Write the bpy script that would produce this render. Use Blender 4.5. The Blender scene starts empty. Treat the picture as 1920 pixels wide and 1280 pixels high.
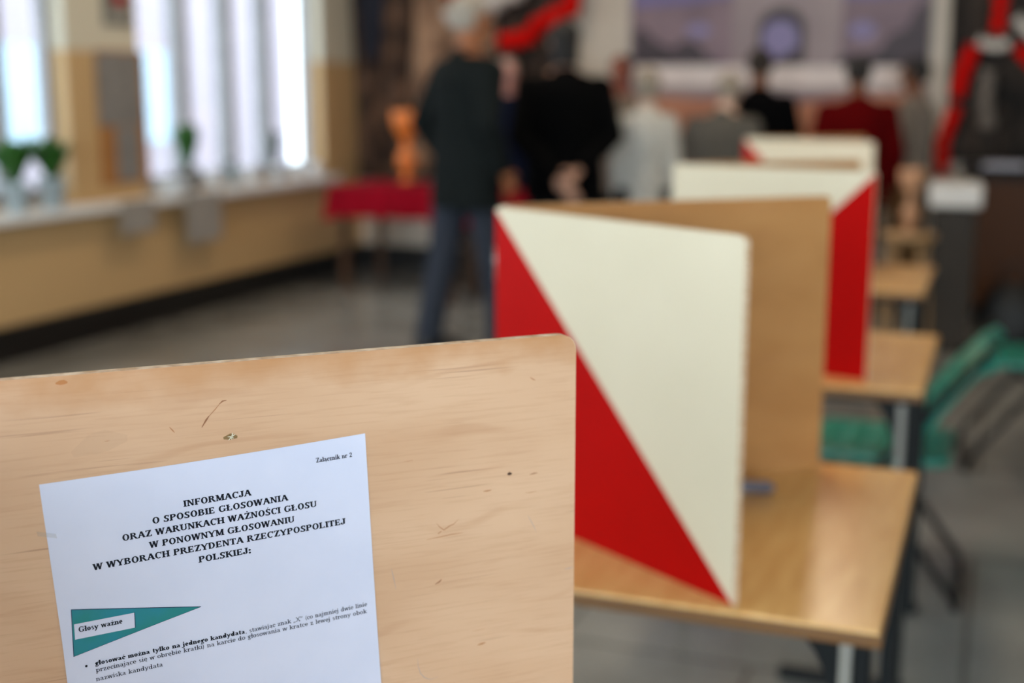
import bpy, bmesh, math, random
from mathutils import Vector, Matrix
R = math.radians
scene = bpy.context.scene
col = scene.collection
random.seed(5)

# ------------------------------------------------------------------ camera
F = 2405.0; PITCH = .191; HC = 1.4017; YAW = R(20.685)
cam_d = bpy.data.cameras.new('camera'); cam = bpy.data.objects.new('camera', cam_d); col.objects.link(cam)
cam.location = (0, 0, HC); cam.rotation_euler = (math.pi/2-PITCH, 0, YAW)
cam_d.sensor_width = 36; cam_d.lens = F*36/1920; cam_d.clip_start = .02
cam_d.dof.use_dof = True; cam_d.dof.focus_distance = .83; cam_d.dof.aperture_fstop = 3.2
scene.camera = cam
# ------------------------------------------------------------------ world, light, exposure
w = bpy.data.worlds.new('overcast_sky'); scene.world = w; w.use_nodes = True
bg = w.node_tree.nodes['Background']; bg.inputs[0].default_value = (.78, .90, 1.0, 1); bg.inputs[1].default_value = 1.7
scene.view_settings.view_transform = 'Standard'; scene.view_settings.look = 'None'
scene.view_settings.exposure = 1.5; scene.view_settings.gamma = 1; scene.view_settings.use_curve_mapping = False
def area(name, loc, rot, sx, sy, power, color, portal=False):
    l = bpy.data.lights.new(name, 'AREA'); l.shape = 'RECTANGLE'; l.size = sx; l.size_y = sy; l.energy = power; l.color = color
    o = bpy.data.objects.new(name, l); o.location = loc; o.rotation_euler = rot; col.objects.link(o)
    if portal: l.cycles.is_portal = True
    return o
WL = -4.86; WB = 9.4; WR = 5.2; WF = -4.6; CEIL = 3.5
WINS = [(-2.9, -.9), (-.3, 1.7), (2.0, 3.55), (3.95, 5.90), (6.55, 8.78)]; WZ0, WZ1 = .80, 2.95
RWINS = [(-3.2, -1.1), (-.7, 1.6), (2.0, 4.5)]            # windows in the wall behind the camera
SWINS = []
SKYC = (.76, .89, 1.0)                                     # daylight of the windows outside the picture
for a, b in WINS[:3]: area('window_daylight', (WL-.2, (a+b)/2, (WZ0+WZ1)/2), (0, R(-90), 0), WZ1-WZ0-.1, b-a-.1, 1.1*3.14*2.1*(b-a), SKYC)
for a, b in RWINS: area('window_daylight', ((a+b)/2, WF-.2, (WZ0+WZ1)/2), (R(90), 0, 0), b-a-.1, WZ1-WZ0-.1, 4.5*3.14*2.1*(b-a), SKYC)
for a, b in WINS[3:]: area('daylight_portal', (WL-.36, (a+b)/2, (WZ0+WZ1)/2), (0, R(-90), 0), WZ1-WZ0, b-a, 1, (1, 1, 1), True)
LAMPS = [(-3.2, 3.2), (-.8, 3.2), (-3.2, 6.8), (-.8, 6.8)]
for x, y in LAMPS: area('ceiling_lamp_light', (x, y, CEIL-.13), (0, 0, 0), .28, 1.2, 6.5, (1, .80, .58))

# ------------------------------------------------------------------ helpers
def S(r, g, b):
    f = lambda c: (c/255/12.92) if c <= 10 else ((c/255+.055)/1.055)**2.4
    return (f(r), f(g), f(b), 1)
CY, SY = math.cos(YAW), math.sin(YAW)
def at(px, d, z=None, py=None):
    """room point seen at column px, camera-forward distance d; height z or row py"""
    x = (px-960)/F*d
    if z is None: z = HC-(py-175)/F*d
    return Vector((CY*x-SY*d, SY*x+CY*d, z))
def onwall(px, py, v=None, u=None):
    """point of the plane y=v (back wall) or x=u (left wall) seen at px, py"""
    t = (px-960)/F
    d = v/(SY*t+CY) if v is not None else u/(CY*t-SY)
    return at(px, d, py=py)
MATS = {}
def mat(name, c, rough=.6, c2=None, scale=8, stretch=(1, 1, 1), detail=4, bump=0, spec=.5, lo=.35, hi=.65, metal=0, alpha=None, emit=None):
    if name in MATS: return MATS[name]
    m = bpy.data.materials.new(name); m.use_nodes = True; nt = m.node_tree; b = nt.nodes['Principled BSDF']
    b.inputs['Roughness'].default_value = rough; b.inputs['Specular IOR Level'].default_value = spec; b.inputs['Metallic'].default_value = metal
    if c2 is None: c2 = tuple(k*.88 for k in c[:3])+(1,)
    tc = nt.nodes.new('ShaderNodeTexCoord'); mp = nt.nodes.new('ShaderNodeMapping'); mp.inputs['Scale'].default_value = stretch
    nz = nt.nodes.new('ShaderNodeTexNoise'); nz.inputs['Scale'].default_value = scale; nz.inputs['Detail'].default_value = detail
    cr = nt.nodes.new('ShaderNodeValToRGB'); cr.color_ramp.elements[0].position = lo; cr.color_ramp.elements[1].position = hi
    cr.color_ramp.elements[0].color = c2; cr.color_ramp.elements[1].color = c
    nt.links.new(tc.outputs['Object'], mp.inputs[0]); nt.links.new(mp.outputs[0], nz.inputs['Vector']); nt.links.new(nz.outputs[0], cr.inputs[0])
    nt.links.new(cr.outputs[0], b.inputs['Base Color'])
    if bump:
        bp = nt.nodes.new('ShaderNodeBump'); bp.inputs['Strength'].default_value = bump; bp.inputs['Distance'].default_value = .01
        nt.links.new(nz.outputs[0], bp.inputs['Height']); nt.links.new(bp.outputs[0], b.inputs['Normal'])
    if alpha is not None: b.inputs['Alpha'].default_value = alpha
    if emit: b.inputs['Emission Color'].default_value = c; b.inputs['Emission Strength'].default_value = emit
    MATS[name] = m; return m
def link_mesh(name, me, m=None, parent=None):
    o = bpy.data.objects.new(name, me); col.objects.link(o)
    if m is not None:
        for k in (m if isinstance(m, (list, tuple)) else [m]): me.materials.append(k)
    if parent is not None: o.parent = parent
    return o
class MB:
    def __init__(s): s.v = []; s.f = []; s.m = []; s.sm = []
    def add(s, vs, fs, mi=0, smooth=False):
        n = len(s.v); s.v += [tuple(v) for v in vs]
        for f in fs: s.f.append(tuple(i+n for i in f)); s.m.append(mi); s.sm.append(smooth)
    def box(s, a, b, mi=0):
        x0, y0, z0 = a; x1, y1, z1 = b
        s.add([(x0,y0,z0),(x1,y0,z0),(x1,y1,z0),(x0,y1,z0),(x0,y0,z1),(x1,y0,z1),(x1,y1,z1),(x0,y1,z1)],
              [(0,3,2,1),(4,5,6,7),(0,1,5,4),(1,2,6,5),(2,3,7,6),(3,0,4,7)], mi)
    def tube(s, pts, r, n=8, mi=0, cap=True):
        pts = [Vector(p) for p in pts]; rs = r if isinstance(r, (list, tuple)) else [r]*len(pts)
        rings = []; prev = None
        for i, p in enumerate(pts):
            t = (pts[min(i+1, len(pts)-1)]-pts[max(i-1, 0)]).normalized()
            if prev is None:
                a = Vector((0, 0, 1)) if abs(t.z) < .9 else Vector((1, 0, 0)); prev = t.cross(a).normalized()
            nx = (prev-t*prev.dot(t)).normalized(); ny = t.cross(nx); prev = nx
            rr = rs[i]; rx, ry = rr if isinstance(rr, tuple) else (rr, rr)
            rings.append([p+nx*math.cos(2*math.pi*k/n)*rx+ny*math.sin(2*math.pi*k/n)*ry for k in range(n)])
        vs = [q for g in rings for q in g]; fs = []
        for i in range(len(pts)-1):
            for k in range(n):
                k2 = (k+1) % n; fs.append((i*n+k, i*n+k2, (i+1)*n+k2, (i+1)*n+k))
        if cap: fs.append(tuple(range(n-1, -1, -1))); fs.append(tuple((len(pts)-1)*n+k for k in range(n)))
        s.add(vs, fs, mi, True)
    def loft(s, rings, n=20, mi=0, closed=True):
        """rings: (cx,cy,cz,rx,ry) horizontal ellipses"""
        vs = []; fs = []
        for cx, cy, cz, rx, ry in rings:
            vs += [(cx+math.cos(2*math.pi*k/n)*rx, cy+math.sin(2*math.pi*k/n)*ry, cz) for k in range(n)]
        for i in range(len(rings)-1):
            for k in range(n):
                k2 = (k+1) % n; fs.append((i*n+k, i*n+k2, (i+1)*n+k2, (i+1)*n+k))
        if closed: fs.append(tuple(range(n-1, -1, -1))); fs.append(tuple((len(rings)-1)*n+k for k in range(n)))
        s.add(vs, fs, mi, True)
    def ball(s, c, r, n=16, mi=0):
        rx, ry, rz = r if isinstance(r, tuple) else (r, r, r); k = n//2
        s.loft([(c[0], c[1], c[2]-rz*math.cos(math.pi*(i+.02)/(k+.04)), rx*math.sin(math.pi*(i+.02)/(k+.04)), ry*math.sin(math.pi*(i+.02)/(k+.04))) for i in range(k+1)], n, mi)
    def prism(s, poly, axis, a, b, mi=0):
        """extrude 2-D poly along axis 0/1/2 from a to b"""
        def put(p, q):
            l = [0, 0, 0]; o = [k for k in range(3) if k != axis]; l[o[0]], l[o[1]] = p; l[axis] = q; return tuple(l)
        n = len(poly); vs = [put(p, a) for p in poly]+[put(p, b) for p in poly]
        fs = [tuple(range(n-1, -1, -1)), tuple(range(n, 2*n))]+[(k, (k+1) % n, n+(k+1) % n, n+k) for k in range(n)]
        s.add(vs, fs, mi)
    def mesh(s, name, fix=True):
        me = bpy.data.meshes.new(name); me.from_pydata(s.v, [], s.f); me.update()
        for p, mi, sm in zip(me.polygons, s.m, s.sm): p.material_index = mi; p.use_smooth = sm
        if fix:
            bm = bmesh.new(); bm.from_mesh(me); bmesh.ops.recalc_face_normals(bm, faces=bm.faces); bm.to_mesh(me); bm.free()
        return me
    def build(s, name, m=None, parent=None, bevel=0, fix=True):
        o = link_mesh(name, s.mesh(name, fix), m, parent)
        if bevel:
            b = o.modifiers.new('bevel', 'BEVEL'); b.width = bevel; b.segments = 2; b.limit_method = 'ANGLE'
        return o
def tag(o, label=None, cat=None, group=None, kind=None):
    if label: o['label'] = label
    if cat: o['category'] = cat
    if group: o['group'] = group
    if kind: o['kind'] = kind
    return o
def empty(name, loc, rz=0):
    o = bpy.data.objects.new(name, None); o.location = loc; o.rotation_euler = (0, 0, rz); o.empty_display_size = .1; col.objects.link(o); return o
def copy_tree(o, parent=None):
    c = o.copy(); col.objects.link(c)
    if parent is not None: c.parent = parent
    for ch in [k for k in bpy.data.objects if k.parent == o]: copy_tree(ch, c)
    return c
def remeshed(name, mb, m, parent, voxel, smooth=2, bulk=None):
    """fuse overlapping closed shapes into one continuous surface"""
    me = mb.mesh(name); o = bpy.data.objects.new(name, me); col.objects.link(o)
    r = o.modifiers.new('r', 'REMESH'); r.mode = 'VOXEL'; r.voxel_size = voxel; r.use_smooth_shade = True
    if smooth: s = o.modifiers.new('s', 'SMOOTH'); s.iterations = smooth; s.factor = .5
    dg = bpy.context.evaluated_depsgraph_get(); e = o.evaluated_get(dg); nm = bpy.data.meshes.new_from_object(e)
    o.modifiers.clear(); o.data = nm; bpy.data.meshes.remove(me)
    for p in nm.polygons: p.use_smooth = True; p.material_index = 0
    nm.materials.clear(); nm.materials.append(m); o.parent = parent; nm.name = name
    return o

# ------------------------------------------------------------------ materials of the room
def wall_mat():
    m = bpy.data.materials.new('two_tone_wall_paint'); m.use_nodes = True; nt = m.node_tree; b = nt.nodes['Principled BSDF']; b.inputs['Roughness'].default_value = .45
    g = nt.nodes.new('ShaderNodeNewGeometry'); sp = nt.nodes.new('ShaderNodeSeparateXYZ'); nt.links.new(g.outputs['Position'], sp.inputs[0])
    mr = nt.nodes.new('ShaderNodeMath'); mr.operation = 'GREATER_THAN'; mr.inputs[1].default_value = 1.64; nt.links.new(sp.outputs[2], mr.inputs[0])
    nz = nt.nodes.new('ShaderNodeTexNoise'); nz.inputs['Scale'].default_value = 3
    c1 = nt.nodes.new('ShaderNodeMixRGB'); c1.inputs[1].default_value = S(196, 160, 112); c1.inputs[2].default_value = S(208, 174, 128); nt.links.new(nz.outputs[0], c1.inputs[0])
    mx = nt.nodes.new('ShaderNodeMixRGB'); nt.links.new(mr.outputs[0], mx.inputs[0]); nt.links.new(c1.outputs[0], mx.inputs[1]); mx.inputs[2].default_value = S(214, 206, 186)
    nt.links.new(mx.outputs[0], b.inputs['Base Color']); return m
WALL = wall_mat()
CREAM = mat('cream_wall_paint', S(206, 192, 176), .6)
PLINTH = mat('black_plinth', S(22, 20, 19), .35)
FLOOR = None
def floor_mat():
    m = bpy.data.materials.new('polished_stone_floor'); m.use_nodes = True; nt = m.node_tree; b = nt.nodes['Principled BSDF']
    tc = nt.nodes.new('ShaderNodeTexCoord')
    n1 = nt.nodes.new('ShaderNodeTexNoise'); n1.inputs['Scale'].default_value = 2.2; n1.inputs['Detail'].default_value = 6
    n2 = nt.nodes.new('ShaderNodeTexNoise'); n2.inputs['Scale'].default_value = 60; n2.inputs['Detail'].default_value = 3
    cr = nt.nodes.new('ShaderNodeValToRGB'); cr.color_ramp.elements[0].position = .3; cr.color_ramp.elements[1].position = .7
    cr.color_ramp.elements[0].color = S(104, 102, 98); cr.color_ramp.elements[1].color = S(156, 154, 148)
    br = nt.nodes.new('ShaderNodeTexBrick'); br.offset = .5; br.inputs['Scale'].default_value = 1; br.inputs['Mortar Size'].default_value = .008; br.inputs['Brick Width'].default_value = 1.0; br.inputs['Row Height'].default_value = 1.0
    br.inputs['Color1'].default_value = (1, 1, 1, 1); br.inputs['Color2'].default_value = (.9, .9, .9, 1); br.inputs['Mortar'].default_value = (.5, .5, .48, 1)
    for n in (n1, n2, br): nt.links.new(tc.outputs['Object'], n.inputs[0])
    m1 = nt.nodes.new('ShaderNodeMixRGB'); m1.inputs[0].default_value = .35; nt.links.new(n1.outputs[0], m1.inputs[1]); nt.links.new(n2.outputs[0], m1.inputs[2])
    nt.links.new(m1.outputs[0], cr.inputs[0])
    m2 = nt.nodes.new('ShaderNodeMixRGB'); m2.blend_type = 'MULTIPLY'; m2.inputs[0].default_value = 1; nt.links.new(cr.outputs[0], m2.inputs[1]); nt.links.new(br.outputs[0], m2.inputs[2])
    nt.links.new(m2.outputs[0], b.inputs['Base Color']); b.inputs['Roughness'].default_value = .2; b.inputs['Specular IOR Level'].default_value = .8; return m
FLOOR = floor_mat()
WHITEFRAME = mat('window_frame_paint', S(164, 162, 166), .5)
SILL = mat('pale_stone_sill', S(240, 241, 242), .3)
def glass_mat():
    m = bpy.data.materials.new('window_glass'); m.use_nodes = True; nt = m.node_tree; nt.nodes.clear()
    o = nt.nodes.new('ShaderNodeOutputMaterial'); t = nt.nodes.new('ShaderNodeBsdfTransparent'); t.inputs[0].default_value = (.96, .98, .98, 1)
    g = nt.nodes.new('ShaderNodeBsdfGlossy'); g.inputs['Roughness'].default_value = .02; mx = nt.nodes.new('ShaderNodeMixShader'); mx.inputs[0].default_value = .06
    nt.links.new(t.outputs[0], mx.inputs[1]); nt.links.new(g.outputs[0], mx.inputs[2]); nt.links.new(mx.outputs[0], o.inputs[0]); return m
GLASS = glass_mat()
# ------------------------------------------------------------------ room shell
def struct(o): o['kind'] = 'structure'; return o
b = MB(); b.box((WL-.4, WF-.4, -.1), (WR+.4, WB+.4, 0)); struct(b.build('floor', FLOOR))
b = MB(); b.box((WL-.4, WF-.4, CEIL), (WR+.4, WB+.4, CEIL+.12)); struct(b.build('ceiling', mat('ceiling_paint', S(190, 184, 172), .8)))
def pierced(axis, p0, p1, a, z, wins):
    """wall slab between planes p0..p1 along the other axis a=(a0,a1), holes = wins"""
    b = MB()
    def bx(s0, s1, z0, z1):
        if axis == 0: b.box((p0, s0, z0), (p1, s1, z1))
        else: b.box((s0, p0, z0), (s1, p1, z1))
    bx(a[0], a[1], 0, WZ0); bx(a[0], a[1], WZ1, z)
    e = [a[0]]+[k for w_ in wins for k in w_]+[a[1]]
    for k in range(0, len(e), 2): bx(e[k], e[k+1], WZ0, WZ1)
    return b
struct(pierced(0, WL-.2, WL, (WF, WB), CEIL, WINS).build('wall_left', WALL))
struct(pierced(1, WF-.35, WF, (WL-.4, WR+.35), CEIL, RWINS).build('wall_rear', WALL))
struct(pierced(0, WR, WR+.35, (WF, WB), CEIL, SWINS).build('wall_right', WALL))
b = MB(); b.box((WL-.4, WB, 0), (WR+.35, WB+.3, CEIL)); struct(b.build('wall_back', CREAM))
b = MB(); b.box((WL, WF, 0), (WL+.025, WB, .19)); struct(b.build('baseboard_left', PLINTH))
b = MB(); b.box((WL+.03, WB-.025, 0), (WR, WB, .19)); struct(b.build('baseboard_back', PLINTH))
# ochre pier in the far left corner
def window(n, axis, plane, a, bb, inward, mull):
    root = struct(empty('window_%d' % n, ((plane, (a+bb)/2, WZ0) if axis == 0 else ((a+bb)/2, plane, WZ0))))
    root['kind'] = 'structure'
    f = MB(); g = MB(); mid = plane-inward*.13
    def bx(m, s0, s1, z0, z1, t=.035):
        ox, oy = root.location.x, root.location.y
        if axis == 0: m.box((mid-t-ox, s0-oy, z0-WZ0), (mid+t-ox, s1-oy, z1-WZ0))
        else: m.box((s0-ox, mid-t-oy, z0-WZ0), (s1-ox, mid+t-oy, z1-WZ0))
    bx(f, a, bb, WZ0, WZ0+.09); bx(f, a, bb, WZ1-.08, WZ1); bx(f, a, a+.05, WZ0+.09, WZ1-.08); bx(f, bb-.05, bb, WZ0+.09, WZ1-.08)
    for k in mull: bx(f, k-.05, k+.05, WZ0+.09, WZ1-.08, .055)
    f.build('window_frame', WHITEFRAME, root, .006)
    bx(g, a+.06, bb-.06, WZ0+.08, WZ1-.07, .003); g.build('window_pane', GLASS, root)
    return root
wn = 0
for (a, bb) in WINS:
    wn += 1; mu = {4: [4.62, 5.46], 5: [7.13, 7.657, 8.146]}.get(wn, [a+(bb-a)/3, a+2*(bb-a)/3])
    window(wn, 0, WL, a, bb, 1, mu)
for (a, bb) in RWINS: wn += 1; window(wn, 1, WF, a, bb, 1, [(a+bb)/2])
for (a, bb) in SWINS: wn += 1; window(wn, 0, WR, a, bb, -1, [(a+bb)/2])
# long continuous sill ledge along the left wall
b = MB(); b.box((WL-.2, .2, .735), (WL+.11, 8.85, .785)); struct(b.build('trim_1', SILL, None, .008))
# ceiling lamps
LAMP = mat('lamp_diffuser', S(255, 236, 206), .5, emit=1.5)
for k, (x, y) in enumerate(LAMPS):
    r = empty('ceiling_light', (x, y, CEIL-.12))
    tag(r, 'long warm ceiling light fitting ' + ['over the windows side, nearer one', 'over the row of desks, nearer one', 'over the windows side, farther one', 'over the queue at the right, farther one'][k], 'ceiling light', 'ceiling lights')
    b = MB(); b.box((-.2, -.66, .03), (.2, .66, .12)); b.build('housing', WHITEFRAME, r, .01)
    b = MB(); b.box((-.18, -.64, .0), (.18, .64, .03)); b.build('diffuser', LAMP, r)
# facade across the street
r = empty('building', (-13.5, 14, -1)); tag(r, 'pale pinkish building seen through the windows across the street', 'building')
b = MB(); b.box((-3, -13, 0), (0, -3.6, 9)); b.box((-3, -.5, 0), (0, 9, 9)); b.build('wall', mat('facade_render', S(172, 160, 168), .8), r)
FW = mat('facade_glass', S(176, 198, 214), .3)
for yy in (-11.2, -8.6, -6, 1.5, 4.6):
    for zz in (1.6, 4.8):
        b = MB(); b.box((-.02, yy-.5, zz), (.03, yy+.5, zz+1.5)); o = b.build('window', FW, r)
b = MB(); b.box((-20, -30, -.3), (20, 40, 0)); tag(b.build('street', mat('street_asphalt', S(150, 150, 150), .9)), kind='structure').location = (-26, 0, -1)

# ------------------------------------------------------------------ plywood, flag panels
def plywood(name, base, dark, stain):
    m = bpy.data.materials.new(name); m.use_nodes = True; nt = m.node_tree; b = nt.nodes['Principled BSDF']; L = nt.links.new
    N = nt.nodes.new
    tc = N('ShaderNodeTexCoord')
    def noise(scale, sx, sy, sz, detail=4, dist=0, loc=(0, 0, 0)):
        mp = N('ShaderNodeMapping'); mp.inputs['Scale'].default_value = (sx, sy, sz); mp.inputs['Location'].default_value = loc; L(tc.outputs['Object'], mp.inputs[0])
        n = N('ShaderNodeTexNoise'); n.inputs['Scale'].default_value = scale; n.inputs['Detail'].default_value = detail; n.inputs['Distortion'].default_value = dist
        L(mp.outputs[0], n.inputs['Vector']); return n.outputs[0]
    def ramp(x, a, c, b_=None, d=None):
        r_ = N('ShaderNodeValToRGB'); r_.color_ramp.elements[0].position = a; r_.color_ramp.elements[1].position = c
        r_.color_ramp.elements[0].color = b_ or (0, 0, 0, 1); r_.color_ramp.elements[1].color = d or (1, 1, 1, 1); L(x, r_.inputs[0]); return r_.outputs[0]
    def mix(f, a, b_, mode='MIX'):
        x = N('ShaderNodeMixRGB'); x.blend_type = mode
        for i, q in enumerate((f, a, b_)):
            if hasattr(q, 'is_linked') or hasattr(q, 'links'): L(q, x.inputs[i])
            else: x.inputs[i].default_value = q
        return x.outputs[0]
    def mul(a, k):
        x = N('ShaderNodeMath'); x.operation = 'MULTIPLY'; L(a, x.inputs[0])
        if hasattr(k, 'links'): L(k, x.inputs[1])
        else: x.inputs[1].default_value = k
        return x.outputs[0]
    big = noise(5, 1, 1, 2.2, 3, .4)                       # broad figure of the veneer
    c = mix(ramp(big, .35, .68), base, dark)
    fine = noise(60, .35, 1, 7, 5, .3)                     # fine horizontal fibres
    c = mix(mul(ramp(fine, .5, .72), .22), c, stain)
    pores = noise(150, .05, 1, 2.6, 2, 0, (3, 1, 2))       # short dark pores
    c = mix(mul(ramp(pores, .66, .73), .42), c, S(128, 88, 66))
    wv = N('ShaderNodeTexWave'); wv.wave_type = 'BANDS'; wv.bands_direction = 'Z'; wv.inputs['Scale'].default_value = 5.5; wv.inputs['Distortion'].default_value = 9; wv.inputs['Detail'].default_value = 2; wv.inputs['Detail Scale'].default_value = 1.3
    mp = N('ShaderNodeMapping'); mp.inputs['Scale'].default_value = (.55, 1, 1.6); L(tc.outputs['Object'], mp.inputs[0]); L(mp.outputs[0], wv.inputs['Vector'])
    c = mix(mul(mul(ramp(wv.outputs[1], .93, 1.0), ramp(noise(9, 1, 1, 1, 2, 0, (5, 5, 5)), .45, .6)), .25), c, S(170, 120, 84))
    # grime rubbed in along the top edge (object z = 0 is the top)
    sp = N('ShaderNodeSeparateXYZ'); L(tc.outputs['Object'], sp.inputs[0])
    ad = N('ShaderNodeMath'); ad.operation = 'MULTIPLY_ADD'; L(noise(26, 1, 1, 1.3, 4), ad.inputs[0]); ad.inputs[1].default_value = .045; L(sp.outputs[2], ad.inputs[2])
    c = mix(mul(ramp(ad.outputs[0], .0, .026), .68), c, S(176, 120, 70))
    L(c, b.inputs['Base Color']); b.inputs['Roughness'].default_value = .42; b.inputs['Specular IOR Level'].default_value = .35
    return m
PLY = plywood('pale_birch_plywood', S(211, 172, 141), S(197, 155, 122), S(168, 122, 88))
PLY2 = plywood('shaded_birch_plywood', S(186, 134, 82), S(172, 120, 70), S(148, 98, 52))  # same plywood, darker: shade on the inner faces is put into the colour
PLYEDGE = mat('plywood_edge', S(238, 214, 190), .5, S(190, 150, 112), 90, (1, 1, 6))
PCREAM = mat('cream_panel_paint', S(209, 195, 170), .45, S(203, 189, 163), 3, spec=.2)
PRED = mat('red_panel_paint', S(170, 2, 0), .5, S(160, 2, 0), 3, spec=.06)
HH = .4733; TOPZ = .7600+HH
def rounded(w_, h, r, n=5):
    """outline of a panel, local x 0..w, z -h..0, with the two upper corners rounded"""
    p = [(0, -h), (w_, -h)]
    p += [(w_-r+r*math.cos(a*math.pi/2/n), -r+r*math.sin(a*math.pi/2/n)) for a in range(n+1)]
    p += [(r-r*math.sin(a*math.pi/2/n), -r+r*math.cos(a*math.pi/2/n)) for a in range(n+1)]
    return p
def panel(parent, loc, ang, width, outer, diag, ply, name='panel', th=.008):
    """outer=-1: the painted face looks to local -y. diag: which upper corner the diagonal leaves from (0 = local x0, 1 = far end)"""
    poly = rounded(width, HH, .012)
    b = MB(); y0, y1 = (-th, 0) if outer < 0 else (0, th)
    n = len(poly)
    vs = [(x, y0, z) for x, z in poly]+[(x, y1, z) for x, z in poly]
    b.add(vs, [tuple(range(n)), tuple(range(2*n-1, n-1, -1))], 0)
    b.add(vs, [(k, n+k, n+(k+1) % n, (k+1) % n) for k in range(n)], 1)
    # painted field on the outer face, split corner to corner, 0.2 mm paint
    yp = y0-.0004 if outer < 0 else y1+.0004
    e = .0006
    A, B, C_, D = (e, -HH+e), (width-e, -HH+e), (width-e, -e-.004), (e, -e-.004)
    c1 = [(width-.012, -e), (.012, -e)]
    if diag == 0: red = [A, B, D]; cream = [B, C_]+c1+[D]
    else: red = [A, B, C_]; cream = [A, C_]+c1+[D]
    if outer < 0: pass
    for mi, pl in ((2, red), (3, cream)):
        b.add([(x, yp, z) for x, z in pl], [tuple(range(len(pl)))], mi)
    o = b.build(name, [ply, PLYEDGE, PRED, PCREAM], parent, 0, True); o.location = loc; o.rotation_euler = (0, 0, ang)
    return o
STEEL = mat('dull_steel', S(150, 148, 142), .35, metal=.9)
def screen(hinge, near_end, far_end, diag, label, ply, zt=TOPZ):
    H_ = Vector((hinge[0], hinge[1], 0)); root = empty('voting_screen', (H_.x, H_.y, zt-HH))
    tag(root, label, 'voting screen', 'folding voting screens on the row of desks')
    for nm, e, o_ in (('near', near_end, -1), ('far', far_end, 1)):
        d = Vector((e[0]-hinge[0], e[1]-hinge[1], 0)); a = math.atan2(d.y, d.x)
        panel(root, (0, 0, HH), a, d.length, o_, diag, ply)
    for z in (.1, .36):
        b = MB(); b.tube([(-.004, 0, z), (-.004, 0, z+.05)], .005, 10); b.build('hinge', STEEL, root)
    return root
screen((-.670, .475), (-.35, .095), (-.2749, .8578), 0, 'nearest voting screen of pale worn plywood with the instruction sheet taped to it', PLY)
screen((-.7086, 1.8238), (-.2759, 1.5483), (-.2608, 2.2112), 0, 'voting screen with large cream and red triangles standing on the desk in mid picture', PLY2)
screen((-.744, 3.097), (-.251, 2.951), (-.337, 3.454), 1, 'voting screen with its red triangle at the right, behind the mid picture one', PLY2)
screen((-.9216, 4.9851), (-.416, 4.7186), (-.507, 5.345), 0, 'farthest voting screen, only a cream strip showing in front of the red jacket', PLY2)

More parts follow.
